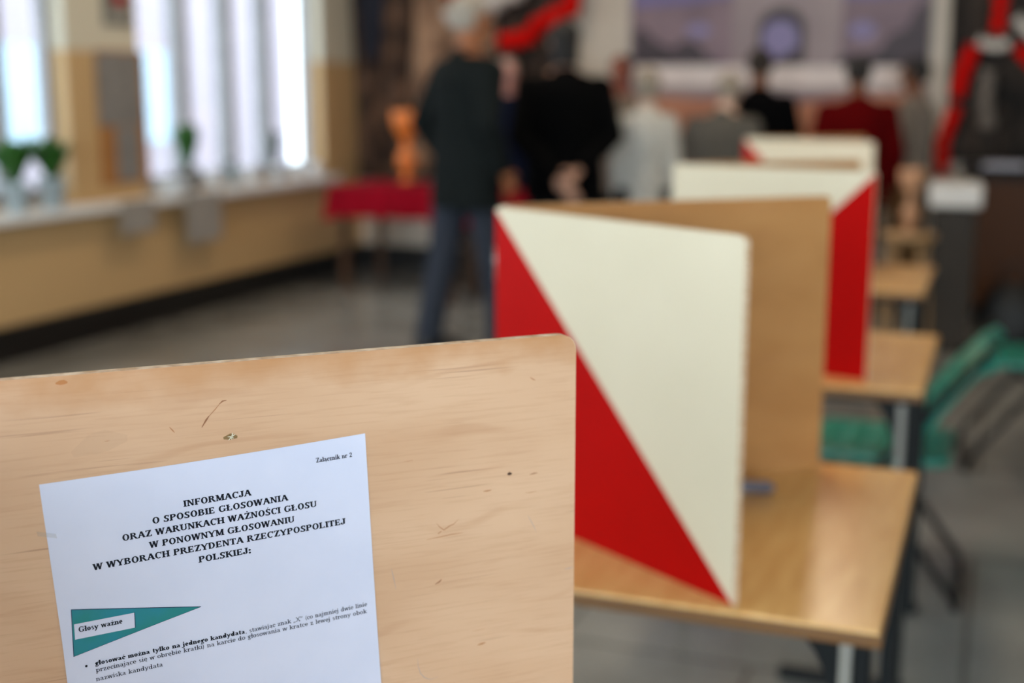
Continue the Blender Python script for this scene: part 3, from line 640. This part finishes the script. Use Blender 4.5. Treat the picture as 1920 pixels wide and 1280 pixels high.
cloth_sheet('net_drape', [bw(672, -310, .02), bw(800, -310, .02), bw(768, 330, .02), bw(680, 330, .02)], CAMO, 'mottled brown net drape hanging on the far wall left of the grey haired man', 'drape', waves=6, amp=.08, seed=2)
cloth_sheet('tan_drape', [bw(802, -310, .02), bw(925, -310, .02), bw(935, 330, .02), bw(772, 330, .02)], camo('tan_net', S(168, 128, 98), S(112, 80, 58), 4), 'lighter tan drape behind the grey haired man, right of the mottled net', 'drape', waves=4, amp=.05, seed=6)
cloth_sheet('net_drape', [bw(1752, -310, .02), bw(2080, -310, .02), bw(2080, 300, .02), bw(1765, 300, .02)], CAMO2, 'dark brown net drape filling the upper right corner of the far wall', 'drape', waves=6, amp=.08, seed=3)
cloth_sheet('dark_drape', [bw(930, -310, .02), bw(1062, -310, .02), bw(1075, 250, .02), bw(940, 250, .02)], camo('umber_net', S(70, 52, 40), S(34, 24, 20), 5), 'dark brown net drape behind the man in black', 'drape', waves=4, amp=.06, seed=8)
cloth_sheet('navy_banner', [bw(672, -90, .16), bw(738, -90, .16), bw(722, 128, .16), bw(690, 105, .16)], mat('navy_cloth', S(16, 18, 34), .8), 'long navy blue cloth banner hanging against the brown net', 'banner', waves=2, amp=.03, seed=4, nx=24)
REDC = mat('red_cloth', S(206, 8, 3), .8, spec=.1); WHC = mat('white_cloth', S(206, 196, 186), .8)
def ribbon(name, pts, w_, m, label, cat, group, tw=3):
    """bunched cloth strip along points"""
    b = MB(); n = len(pts); P_ = []
    for k in range(n*8-7):
        i = min(k//8, n-2) if n > 1 else 0; q = k/8-i; P_.append(Vector(pts[i]).lerp(Vector(pts[i+1]), q))
    rs = [(w_*(.8+.18*math.sin(k*.9)), w_*.75*(1+.2*math.cos(k*1.3))) for k in range(len(P_))]
    b.tube(P_, rs, 14); o = b.build(name, m); return tag(o, label, cat, group)
G1 = 'red and white festoons on the far wall'
ribbon('festoon', [bw(940, 82, .2), bw(985, 78, .22), bw(1010, 50, .24), bw(1068, 22, .2), bw(1078, -30, .2)], .085, REDC, 'bright red cloth festoon rising to the right above the man in black', 'festoon', G1)
ribbon('festoon', [bw(800, -40, .2), bw(845, -8, .22), bw(885, -30, .2)], .07, REDC, 'red festoon end at the top edge above the grey haired man', 'festoon', G1)
ribbon('festoon', [bw(850, 45, .26), bw(880, 20, .28), bw(940, 5, .2), bw(1000, -30, .2)], .11, WHC, 'white cloth festoon above the head of the grey haired man', 'festoon', G1)
ribbon('festoon', [bw(1850, -20, .22), bw(1848, 30, .22), bw(1846, 66, .22)], .055, REDC, 'short upper red festoon piece over the dark net at right', 'festoon', G1)
ribbon('festoon', [bw(1805, 90, .24), bw(1790, 130, .24), bw(1778, 180, .24)], .065, REDC, 'long red festoon hanging at the right, upper length', 'festoon', G1)
ribbon('festoon', [bw(1778, 200, .24), bw(1768, 230, .26), bw(1756, 270, .24), bw(1762, 325, .22)], .06, REDC, 'long red festoon hanging at the right, lower length above the ballot box', 'festoon', G1)
ribbon('festoon', [bw(1885, 92, .22), bw(1915, 120, .22), bw(1950, 150, .22)], .06, REDC, 'red festoon piece running off the right edge', 'festoon', G1)
ribbon('festoon', [bw(1812, 80, .2), bw(1840, 92, .2), bw(1870, 85, .2)], .045, WHC, 'small greyish white festoon between two red lengths at right', 'festoon', G1)
ribbon('festoon', [bw(1880, 40, .2), bw(1900, 62, .2), bw(1925, 80, .2)], .05, WHC, 'white festoon piece near the upper right corner', 'festoon', G1)
ribbon('festoon', [bw(1835, 130, .2), bw(1830, 180, .2), bw(1840, 240, .2)], .07, mat('grey_cloth', S(110, 100, 92), .8), 'grey cloth tail hanging beside the long red festoon', 'festoon', G1)
# printed mural
def mural():
    mm = [mat('print_mauve', S(132, 108, 116), .55, S(112, 90, 100), 3), mat('print_sky', S(112, 100, 148), .55), mat('print_stone', S(156, 138, 138), .55, S(140, 122, 124), 2), mat('print_tree', S(48, 36, 42), .55, S(66, 50, 58), 5),
          mat('print_white', S(226, 210, 204), .55), mat('print_orange', S(204, 138, 104), .55, S(176, 112, 84), 3), mat('print_violet', S(134, 122, 162), .55), mat('print_dark', S(62, 50, 58), .55)]
    b = MB(); A = bw(1178, 0); B = bw(1724, 0); zt, zb = 2.75, .95; y = BW-.03
    b.box((A.x, y, zb), (B.x, BW-.005, zt), 0)
    lay = [0]
    def poly(pts, mi):
        lay[0] += 1; vs = []
        for px, py in pts: v = onwall(px, py, v=y-.0006*lay[0]); vs.append(v)
        b.add(vs, [tuple(range(len(vs)))], mi)
    poly([(1182, -200), (1722, -200), (1722, -6), (1600, 6), (1420, -10), (1290, 14), (1182, 22)], 1)
    poly([(1362, 130), (1362, -30), (1562, -30), (1562, 130)], 2)
    def ell(cx, cy, rx, ry, mi, n=16): poly([(cx+rx*math.cos(k*2*math.pi/n), cy+ry*math.sin(k*2*math.pi/n)) for k in range(n)], mi)
    poly([(1408, 130), (1408, 60)]+[(1452-44*math.cos(k*math.pi/10), 60-40*math.sin(k*math.pi/10)) for k in range(1, 10)]+[(1496, 60), (1496, 130)], 7)
    poly([(1418, 130), (1418, 70)]+[(1450-32*math.cos(k*math.pi/10), 70-26*math.sin(k*math.pi/10)) for k in range(1, 10)]+[(1482, 70), (1482, 92)], 6)
    ell(1300, 62, 22, 12, 6); ell(1600, 62, 24, 16, 6)
    poly([(1182, 128), (1182, 62), (1200, 58), (1222, 82), (1252, 96), (1272, 80), (1296, 82), (1318, 108), (1340, 122), (1345, 128)], 3)
    poly([(1552, 126), (1560, 108), (1630, 100), (1650, 70), (1680, 60), (1696, 20), (1722, 10), (1722, 126)], 3)
    poly([(1182, 124), (1722, 126), (1722, 168), (1182, 162)], 4)
    poly([(1182, 176), (1182, 340), (1722, 340), (1722, 176), (1600, 172), (1470, 196)], 5)
    poly([(1182, 162), (1722, 166), (1722, 176), (1182, 182)], 2)
    o = b.build('mural_banner', mm, None, 0, False)
    return tag(o, 'large mauve printed banner of a stone archway with trees behind the queue', 'banner')
mural()

# ------------------------------------------------------------------ commission tables
REDT = mat('crimson_tablecloth', S(146, 0, 26), .8, S(126, 0, 20), 6, spec=.1)
def table(u0, u1, v0, v1, label):
    r = empty('trestle_table', ((u0+u1)/2, (v0+v1)/2, 0)); tag(r, label.replace('CLOTH', 'table under a crimson cloth'), 'table', 'commission tables by the far wall')
    hx, hy = (u1-u0)/2, (v1-v0)/2
    b = MB(); b.box((-hx, -hy, .72), (hx, hy, .745)); b.build('tabletop', mat('dark_table_wood', S(84, 56, 36), .5), r)
    for sx in (-1, 1):
        for sy in (-1, 1):
            b = MB(); b.box((sx*(hx-.06)-.025, sy*(hy-.06)-.025, 0), (sx*(hx-.06)+.025, sy*(hy-.06)+.025, .72)); b.build('leg', MATS['dark_table_wood'], r)
    # cloth: own thing
    n = 48; per = []
    pts = [(-1, -1), (1, -1), (1, 1), (-1, 1)]; seg = 16
    for k in range(4):
        a, c = pts[k], pts[(k+1) % 4]
        for i in range(seg): q = i/seg; per.append((a[0]+(c[0]-a[0])*q, a[1]+(c[1]-a[1])*q))
    vs = []; rows = 6; N = len(per)
    for j in range(rows):
        for i, (x, y) in enumerate(per):
            q = j/(rows-1); wob = .035*q*math.sin(i*1.9); e = .012+.03*q+wob*.5+.01
            vs.append((x*(hx+e), y*(hy+e), .752-.21*q-(.03*q if (i % seg) < 2 or (i % seg) > seg-2 else 0)))
    fs = [(j*N+i, j*N+(i+1) % N, (j+1)*N+(i+1) % N, (j+1)*N+i) for j in range(rows-1) for i in range(N)]+[tuple(range(N))]
    b = MB(); b.add(vs, fs, 0, False); o = b.build('tablecloth', REDT, None, 0); o.location = r.location; s = o.modifiers.new('s', 'SOLIDIFY'); s.thickness = .004; s.offset = 1
    tag(o, label.replace('CLOTH', 'crimson tablecloth'), 'tablecloth', 'crimson tablecloths')
table(-4.45, -3.62, 8.15, 8.85, 'CLOTH in the far left corner, with an orange vase on it')
table(-3.45, -2.74, 7.78, 8.3, 'CLOTH between the grey haired man and the man in black')
table(-2.1, -.98, 8.78, 9.3, 'CLOTH hidden behind the queue')
tc_ = [o for o in bpy.data.objects if o.name.startswith('tablecloth')]
# orange vases
def vase(name, loc, s, m, label):
    prof = [(.02, 0), (.04, .0), (.042, .01), (.024, .03), (.022, .05), (.05, .085), (.062, .125), (.053, .17), (.026, .205), (.026, .24), (.042, .28), (.07, .32), (.086, .37), (.088, .43), (.08, .435), (.076, .38)]
    b = MB(); b.loft([(0, 0, z*s, r_*s, r_*s) for r_, z in prof], 24); o = b.build(name, m); o.location = loc
    return tag(o, label, 'vase', 'orange flared vases')
vase('vase', (at(764, 9.6, .7565)), 1.2, mat('orange_glaze', S(236, 130, 52), .3), 'orange vase with round belly and flared cup on the crimson cloth in the left corner')

# stool with peach vase at the right
p = at(1706, 6.6, 0); r = empty('wooden_stool', p); tag(r, 'pale wooden stool behind the row of desks, carrying a peach coloured vase', 'stool')
b = MB(); b.loft([(0, 0, .66, .13, .13), (0, 0, .69, .14, .14), (0, 0, .7, .13, .13)], 20); b.build('seat', mat('stool_wood', S(168, 130, 88), .5), r)
for k in range(4):
    a = k*math.pi/2+.6; b = MB(); b.tube([(.1*math.cos(a), .1*math.sin(a), .66), (.15*math.cos(a), .15*math.sin(a), 0)], .014, 8); b.build('leg', MATS['stool_wood'], r)
vase('vase', (p.x, p.y, .7), .74, mat('peach_glaze', S(200, 146, 108), .5), 'peach coloured vase with round belly on the wooden stool at right')

# ballot box
p = at(1788, 7.0, 0); r = empty('ballot_box', p, R(4)); tag(r, 'tall translucent grey ballot box with a white lid at the right', 'ballot box')
b = MB(); b.box((-.115, -.115, .0), (.115, .115, .80)); b.build('body', mat('smoky_plastic', S(58, 49, 40), .5, alpha=.85, spec=.2), r, .01)
b = MB(); b.box((-.135, -.135, .80), (.135, .135, .93)); b.build('lid', mat('white_lid', S(220, 212, 204), .4), r, .015)
b = MB(); b.box((-.07, -.008, .9305), (.07, .008, .932)); b.build('slot', TUBE, r)
# sideboard at the right edge
p = at(1905, 7.9, 0); r = empty('sideboard', p, 0); tag(r, 'dark brown sideboard with papers on it at the right edge', 'sideboard')
DW = mat('dark_brown_veneer', S(30, 20, 13), .5, S(22, 14, 9), 6, (1, 1, 8), spec=.15); AMB = mat('amber_panel', S(66, 36, 12), .5, spec=.15)
b = MB(); b.box((-.3, -.2, .08), (.9, .3, .92)); b.build('carcass', DW, r, .006)
b = MB(); b.box((-.33, -.23, .92), (.93, .32, .96)); b.build('top', DW, r, .006)
for k in range(2):
    b = MB(); b.box((-.28+k*.6, -.215, .12), (.28+k*.6, -.2, .88)); d = b.build('door', AMB, r, .004)
    b = MB(); b.ball((.22+k*.14, -.23, .52), .016, 10); b.build('knob', STEEL, d)
for k in range(4):
    b = MB(); x = -.26 if k % 2 else .82; y = -.16 if k < 2 else .26; b.box((x-.03, y-.03, 0), (x+.03, y+.03, .08)); b.build('foot', DW, r)
b = MB()
for k in range(6): b.box((-.22+.006*k, -.18+.004*k, .9605+.004*k), (.02+.004*k, .12+.003*k, .964+.004*k))
o = b.build('paper_stack', mat('grey_paper', S(176, 174, 186), .5)); o.location = p; tag(o, 'small stack of pale papers on the dark sideboard', 'paper stack')
# black bag
p = at(1890, 7.0, 0)+Vector((.06, 0, 0)); b = MB(); b.loft([(0, 0, .01, .15, .1), (0, 0, .1, .19, .12), (0, 0, .26, .17, .1), (0, 0, .36, .11, .05), (0, 0, .38, .06, .02)], 20); o = b.build('black_bag', mat('black_nylon', S(16, 15, 15), .6)); o.location = p; tag(o, 'black bag standing on the floor in front of the sideboard', 'bag')
b2 = MB(); b2.tube([(-.07, 0, .36), (-.06, 0, .46), (0, 0, .49), (.06, 0, .46), (.07, 0, .36)], .009, 8); b2.build('handle', MATS['black_nylon'], o)

# ------------------------------------------------------------------ left wall: notices and sill plants
def lw(px, py, off=0): return onwall(px, py, u=WL+off)
def board(name, pxa, pxb, pya, pyb, m, label, cat, off=.0, th=.015, group=None):
    A = lw(pxa, pya); B = lw(pxb, pyb); b = MB(); b.box((WL+off+.001, A.y, B.z), (WL+off+th, B.y, A.z)); return tag(b.build(name, m, None, .002), label, cat, group)
CORK = mat('cork_board', S(176, 122, 66), .8, S(158, 104, 54), 40); GREYP = mat('grey_notice_paper', S(138, 134, 132), .7, S(124, 120, 118), 14)
board('cork_board', 194, 283, 96, 336, CORK, 'narrow brown cork board on the pier between the windows', 'board')
board('notice_sheet', 192, 273, 100, 232, GREYP, 'large grey notice sheet on the upper half of the cork board', 'notice', .015, .004, 'grey notices on the pier')
board('notice_sheet', 222, 266, 236, 332, GREYP, 'narrow grey notice sheet on the lower half of the cork board', 'notice', .015, .004, 'grey notices on the pier')
s_ = board('wall_sign', 214, 266, -30, 56, mat('grey_sign', S(118, 116, 110), .6), 'small grey framed sign with a red mark high on the pier', 'sign')
A = lw(232, -4); B = lw(252, 18); b = MB(); b.box((WL+.0155, A.y, B.z), (WL+.018, B.y, A.z)); b.build('red_mark', mat('sign_red', S(190, 30, 44), .6), s_)
A = lw(222, 28); B = lw(260, 44); b = MB(); b.box((WL+.0155, A.y, B.z), (WL+.018, B.y, A.z)); b.build('caption_strip', mat('sign_pale', S(176, 172, 164), .6), s_)
for (a, c, y0, y1, lb) in ((196, 262, 352, 425, 'pale paper sheet hanging from the sill below the pier'), (322, 388, 362, 440, 'grey paper sheet hanging from the sill below the far window')):
    A = lw(a, y0); B = lw(c, y1); b = MB(); b.box((WL+.112, A.y, B.z), (WL+.1145, B.y, .784)); tag(b.build('hanging_sheet', mat('hanging_paper', S(160, 154, 148), .7)), lb, 'paper sheet', 'sheets hanging from the sill')
LEAF = mat('leaf_green', S(44, 104, 24), .5, S(26, 70, 14), 9); LEAFD = mat('leaf_dark_green', S(52, 74, 50), .5)
JAR = mat('pale_glass', S(206, 222, 228), .1, alpha=.6); POT = mat('grey_pot', S(150, 146, 142), .5); WPOT = mat('white_pot', S(232, 236, 240), .35)
def leaves(parent, c, n, h, spread, m, seed, lw_=.02, droop=.5):
    rnd = random.Random(seed); b = MB()
    for k in range(n):
        a = rnd.random()*6.28; r_ = spread*(.3+.7*rnd.random()); hh = h*(.6+.4*rnd.random()); pts = []
        for q in range(6):
            s = q/5; pts.append(Vector((c[0]+math.cos(a)*r_*s**1.3, c[1]+math.sin(a)*r_*s**1.3, c[2]+hh*(s-droop*.4*s*s))))
        side = Vector((-math.sin(a), math.cos(a), .2)); vs = []
        for q, p_ in enumerate(pts):
            w_ = lw_*math.sin(math.pi*(q+.5)/6.2); vs += [p_-side*w_, p_+Vector((0, 0, .003)), p_+side*w_]
        b.add(vs, [(3*q+i, 3*q+i+1, 3*q+4+i, 3*q+3+i) for q in range(5) for i in (0, 1)], 0, True)
    o = b.build('foliage', m, parent, 0, False); s = o.modifiers.new('s', 'SOLIDIFY'); s.thickness = .0012; return o
def pot(parent, r_, h, m, name='pot'):
    b = MB(); b.loft([(0, 0, 0, r_*.72, r_*.72), (0, 0, h*.9, r_, r_), (0, 0, h*.9, r_*1.08, r_*1.08), (0, 0, h, r_*1.08, r_*1.08), (0, 0, h, r_*.9, r_*.9), (0, 0, h*.85, r_*.88, r_*.88)], 24); return b.build(name, m, parent)
SZ = .785
def sill(px, u=WL+.0):
    p = onwall(px, 300, u=u); return (p.x, p.y, SZ)
def plant(px, r_, h, m, n, lh, sp, lm, label, cat='plant', seed=1, u=WL+.0, name='potted_plant', lw_=.02, potname='pot', group=None):
    r = empty(name, sill(px, u)); tag(r, label, cat, group); pot(r, r_, h, m, potname); leaves(r, (0, 0, h*.8), n, lh, sp, lm, seed, lw_); return r
plant(34, .07, .16, JAR, 70, .33, .15, LEAF, 'leafy green cutting in a pale glass jar, left one on the near sill', seed=1, u=WL+.06, name='plant_in_jar', lw_=.034, potname='jar', group='plants on the window sill')
plant(100, .075, .17, JAR, 66, .31, .14, LEAF, 'leafy green cutting in a pale glass jar, right one on the near sill', seed=2, u=WL+.06, name='plant_in_jar', lw_=.034, potname='jar', group='plants on the window sill')
plant(357, .075, .15, POT, 64, .38, .10, LEAF, 'upright bushy green plant in a grey pot before the far window', seed=3, lw_=.034, group='plants on the window sill')
plant(519, .06, .12, WPOT, 16, .34, .07, LEAFD, 'thin dark green plant in a white pot at the end of the sill', seed=4, lw_=.024, group='plants on the window sill')
plant(438, .045, .12, JAR, 10, .12, .05, LEAFD, 'small sprig in a pale glass beside the bushy plant', seed=5, lw_=.014, potname='glass', name='sprig_in_glass', group='plants on the window sill')
r = tag(empty('white_bowl', sill(322, WL+.02)), 'bright white bowl on the sill left of the bushy plant', 'bowl'); 
b = MB(); b.loft([(0, 0, 0, .05, .05), (0, 0, .03, .09, .09), (0, 0, .07, .12, .12), (0, 0, .075, .118, .118), (0, 0, .03, .08, .08)], 24); b.build('bowl_shell', WPOT, r)
for k, px in enumerate((400, 470, 560, 592)):
    b = MB(); b.loft([(0, 0, 0, .035, .035), (0, 0, .01, .05, .05), (0, 0, .08, .055, .055), (0, 0, .1, .05, .05)], 18); o = b.build('white_cup', WPOT); o.location = sill(px, WL-.02)
    tag(o, ['white cup on the sill just right of the bushy plant', 'white cup on the sill left of the thin dark plant', 'white cup on the sill right of the thin dark plant', 'white cup at the very far end of the sill'][k], 'cup', 'white cups on the sill')

# ------------------------------------------------------------------ people
SKIN = lambda n, c: mat('skin_'+n, c, .5, spec=.3)
def hand(b, base, direction, side, curl, palm_n, s=1):
    """palm and five fingers starting at base, running along direction"""
    d = Vector(direction).normalized(); n = Vector(palm_n).normalized(); n = (n-d*n.dot(d)).normalized(); x = d.cross(n)*side
    W = Vector(base); b.tube([W-d*.02*s, W+d*.03*s, W+d*.085*s], [(.022*s, .017*s), (.034*s, .017*s), (.038*s, .013*s)] if abs(x.dot(Vector((0, 0, 1)))) >= 0 else .03, 12)
    b.tube([W+x*-.02*s+d*.03*s, W+x*.02*s+d*.03*s], .018*s, 10)
    for k, (o_, L_) in enumerate(((-.029, .062), (-.010, .074), (.010, .078), (.029, .07))):
        p = W+d*.078*s+x*o_*s; pts = [p]; a = curl*.4
        for q in (.45, .32, .23):
            dd = d*math.cos(a)+n*math.sin(a); p = p+dd*L_*q*s; pts.append(p); a += curl
        b.tube(pts, [.0098*s, .0095*s, .0088*s, .0075*s], 10)
    p = W+d*.02*s+x*.028*s; pts = [p, p+(d*.6+x*.7+n*.2).normalized()*.035*s, p+(d*.6+x*.7+n*.2).normalized()*.035*s+(d*.9+x*.1+n*.3).normalized()*.03*s]
    b.tube(pts, [.012*s, .0105*s, .009*s], 10)
def person(px, d, h, face, label, skin, top, bottom, hair, arms='side', lean=(0, 0), coat=.80, wide=1.0, hairlen=0, shoe=None, stride=.0, extra=None, bald=False):
    """face = heading in degrees clockwise from 'away from the camera'"""
    p = at(px, d, 0); root = empty('person', p, YAW-R(face)); tag(root, label, 'person')
    s = h/1.75; lx, ly = lean; w_ = wide
    def V(x, y, z):
        q = max(0, z-.95); k = q*q*.9; return Vector(((x+lx*q)*s, (y+ly*q)*s, z*s))
    skinm = SKIN(*skin)
    # body
    b = MB(); hip = .095
    feet = [(-.1, -stride), (.1, stride)]
    for sx, (fx, fy) in zip((-1, 1), feet):
        b.tube([V(sx*hip, 0, .95), V(sx*.1, fy*.3+.012, .72), V(sx*.1, fy*.55+.015, .50), V(sx*.1, fy*.9, .28), V(fx, fy-.015, .09)], [.078*s, .07*s, .052*s, .047*s, .034*s], 14)
        b.tube([V(fx, fy-.05, .05), V(fx, fy+.05, .05), V(fx, fy+.14, .035)], [.036*s, .038*s, .028*s], 12)
    def lo(z, rx, ry, y=0): c = V(0, y, z); return (c.x, c.y, c.z, rx*s*w_, ry*s)
    b.loft([lo(.86, .12, .09), lo(.95, .155, .105), lo(1.08, .13, .095), lo(1.22, .145, .105), lo(1.36, .165, .105), lo(1.43, .15, .09), lo(1.49, .07, .065)], 22)
    b.tube([V(0, -.005, 1.42), V(0, .0, 1.50), V(0, .012, 1.58)], [.062*s, .056*s, .056*s], 14)
    # head: cranium, jaw, nose, ears
    hc_ = V(0, .02, 1.645)
    b.ball((hc_.x, hc_.y, hc_.z+.012*s), (.075*s, .094*s, .098*s), 20)
    b.ball((hc_.x, hc_.y+.028*s, hc_.z-.062*s), (.052*s, .058*s, .056*s), 16)
    b.tube([(hc_.x, hc_.y+.095*s, hc_.z+.012*s), (hc_.x, hc_.y+.115*s, hc_.z-.022*s)], [.009*s, .015*s], 10)
    for sx in (-1, 1): b.ball((hc_.x+sx*.077*s, hc_.y-.005*s, hc_.z-.008*s), (.010*s, .02*s, .032*s), 10)
    # arms
    sh = [V(-.175*w_, 0, 1.41), V(.175*w_, 0, 1.41)]; arm = []
    for sx, S_ in zip((-1, 1), sh):
        if arms == 'back': E_ = V(sx*.235*w_, -.08, 1.13); W_ = V(sx*.06, -.20, .93+.025*sx)
        elif arms == 'front': E_ = V(sx*.25*w_, .02, 1.13); W_ = V(sx*.10, .25, 1.08)
        elif arms == 'pocket': E_ = V(sx*.27*w_, -.07, 1.14); W_ = V(sx*.215*w_, .06, .93)
        else: E_ = V(sx*.235*w_, -.02, 1.13); W_ = V(sx*.235*w_, .04, .90)
        arm.append((S_, E_, W_)); b.tube([S_, S_.lerp(E_, .5), E_, E_.lerp(W_, .4), W_], [.05*s, .044*s, .038*s, .036*s, .026*s], 14)
        dd = (W_-E_).normalized(); nn = Vector((-sx, 0, 0)) if arms in ('side', 'pocket') else Vector((0, 1, 0)) if arms == 'back' else Vector((-sx, 0, -.3))
        hand(b, W_+dd*.02, dd, 1 if (sx > 0) == (arms != 'back') else -1, .45, nn, s)
    remeshed('body', b, skinm, root, .0085, 1)
    # trousers
    b = MB()
    for sx, (fx, fy) in zip((-1, 1), feet):
        b.tube([V(sx*hip, 0, .97), V(sx*.1, fy*.3+.01, .72), V(sx*.1, fy*.55+.01, .50), V(sx*.1, fy*.85, .28), V(fx, fy-.015, .075)], [.105*s, .094*s, .078*s, .072*s, .072*s], 16)
    b.loft([lo(.84, .13, .105), lo(.95, .175, .125), lo(1.05, .165, .12), lo(1.1, .15, .115)], 22)
    remeshed('trousers', b, bottom, root, .012, 2)
    # jacket
    b = MB()
    b.loft([lo(coat, .205, .15), lo(.95, .195, .14), lo(1.08, .178, .13), lo(1.22, .19, .14), lo(1.36, .205, .14), lo(1.44, .17, .11), lo(1.475, .085, .08)], 24)
    for S_, E_, W_ in arm:
        S_ = S_+Vector((0, 0, -.03*s)); b.ball(tuple(S_), .082*s, 16)
        b.tube([S_, S_.lerp(E_, .5), E_, E_.lerp(W_, .4), W_], [.078*s, .07*s, .062*s, .055*s, .046*s], 16)
    b.tube([V(0, -.01, 1.44), V(0, -.005, 1.50)], [.082*s, .07*s], 16)
    remeshed('jacket', b, top, root, .012, 2)
    for (fx, fy) in feet:
        b = MB(); b.tube([V(fx, fy-.09, .045), V(fx, fy, .05), V(fx, fy+.1, .04), V(fx, fy+.18, .028)], [(.04*s, .045*s), (.045*s, .045*s), (.047*s, .038*s), (.03*s, .024*s)], 14)
        b.box(tuple(V(fx-.045, fy-.12, 0)), tuple(V(fx+.045, fy+.19, .02))); b.build('shoe', shoe or mat('black_leather', S(22, 20, 20), .4), root)
    # hair
    b = MB()
    n = 20; rings = []
    for j in range(9):
        th = math.pi/2*(j/8)*1.0; z = hc_.z+.02*s+.096*s*math.sin(th); k = math.cos(th); rings.append((hc_.x, hc_.y-.016*s, z, .086*s*k+.001, .098*s*k+.001))
    low = [(hc_.x, hc_.y-.03*s, hc_.z-.055*s-hairlen*s, .066*s+hairlen*.15, .06*s), (hc_.x, hc_.y-.028*s, hc_.z-.02*s, .078*s, .075*s), (hc_.x, hc_.y-.02*s, hc_.z+.015*s, .084*s, .088*s)]
    b.loft(low+rings, 22); remeshed('hair', b, hair, root, .008, 1)
    for sx in (-1, 1):
        b = MB(); b.ball((hc_.x+sx*.031*s, hc_.y+.104*s, hc_.z+.012*s), (.012*s, .007*s, .008*s), 10); e = b.build('eye', mat('eye_white', S(210, 204, 196), .3), root)
        b = MB(); b.ball((hc_.x+sx*.031*s, hc_.y+.1095*s, hc_.z+.012*s), (.005*s, .003*s, .005*s), 8); b.build('iris', mat('dark_iris', S(40, 30, 24), .3), e)
        b = MB(); b.tube([(hc_.x+sx*.015*s, hc_.y+.108*s, hc_.z+.032*s), (hc_.x+sx*.045*s, hc_.y+.095*s, hc_.z+.034*s)], .004*s, 6); b.build('eyebrow', hair, root)
    b = MB(); b.tube([(hc_.x-.022*s, hc_.y+.083*s, hc_.z-.05*s), (hc_.x, hc_.y+.09*s, hc_.z-.051*s), (hc_.x+.022*s, hc_.y+.083*s, hc_.z-.05*s)], .006*s, 8); b.build('mouth', mat('lips', S(150, 84, 76), .5), root)
    return root
fab = lambda n, c: mat(n, c, .95, tuple(k*.75 for k in c[:3])+(1,), 30, spec=.08)
DGREY = fab('charcoal_wool', S(26, 30, 30)); BLACKW = fab('black_wool', S(4, 4, 5)); NAVYW = fab('navy_wool', S(18, 27, 54)); JEANS = fab('slate_denim', S(56, 60, 70))
DARKT = fab('dark_trouser_cloth', S(22, 22, 26)); LGREY = fab('pale_grey_cloth', S(198, 195, 188)); MGREY = fab('grey_brown_tweed', S(92, 88, 82)); REDJ = fab('dark_red_wool', S(84, 0, 2)); TAUPE = fab('taupe_cloth', S(126, 114, 104)); BROWNT = fab('brown_cloth', S(120, 88, 58))
HW = mat('white_hair', S(168, 158, 146), .8); HB = mat('dark_brown_hair', S(38, 28, 20), .7); HG = mat('ash_hair', S(150, 138, 124), .7); HK = mat('near_black_hair', S(24, 20, 18), .7)
person(874, 6.9, 1.90, 58, 'tall grey haired man in a charcoal jacket and slate jeans, standing sideways at left', ('tanned', S(168, 106, 70)), DGREY, JEANS, HW, arms='pocket', coat=.74, stride=.15, lean=(0, .02), wide=1.22)
person(950, 9.25, 1.64, 165, 'person in navy jacket facing forward between the grey haired man and the man in black', ('pink', S(216, 158, 146)), NAVYW, DARKT, HW)
person(1057, 7.4, 1.80, -4, 'broad man in a black suit seen from behind with hands clasped at his back', ('fair', S(196, 150, 128)), BLACKW, DARKT, HK, arms='back', coat=.78, wide=1.12, hairlen=.078)
person(1162, 8.6, 1.64, 200, 'person with reddish brown face and grey top behind the pale coated person', ('ruddy', S(150, 84, 66)), TAUPE, DARKT, HK)
person(1209, 7.6, 1.545, 8, 'person in a long pale grey coat seen from behind', ('light', S(206, 170, 150)), LGREY, DARKT, HG, coat=.55, wide=.76, arms='side', hairlen=.03)
person(1330, 7.9, 1.52, 35, 'person in a grey brown jacket leaning right, just left of the black jacket', ('light', S(206, 170, 150)), MGREY, DARKT, HG, lean=(.12, .12), arms='front', wide=1.22)
person(1415, 8.35, 1.68, 10, 'person in a black jacket with short dark hair standing in the middle of the queue', ('brown', S(120, 74, 48)), BLACKW, DARKT, HB, arms='front')
person(1597, 7.9, 1.62, 0, 'person in a dark red jacket seen from behind above the farthest screen', ('brown', S(120, 74, 48)), REDJ, DARKT, HK, arms='side', wide=1.12)
person(1704, 8.4, 1.62, -50, 'person in a taupe top and brown trousers at the right end of the queue', ('brown', S(120, 74, 48)), TAUPE, BROWNT, HK, arms='front', wide=.8)
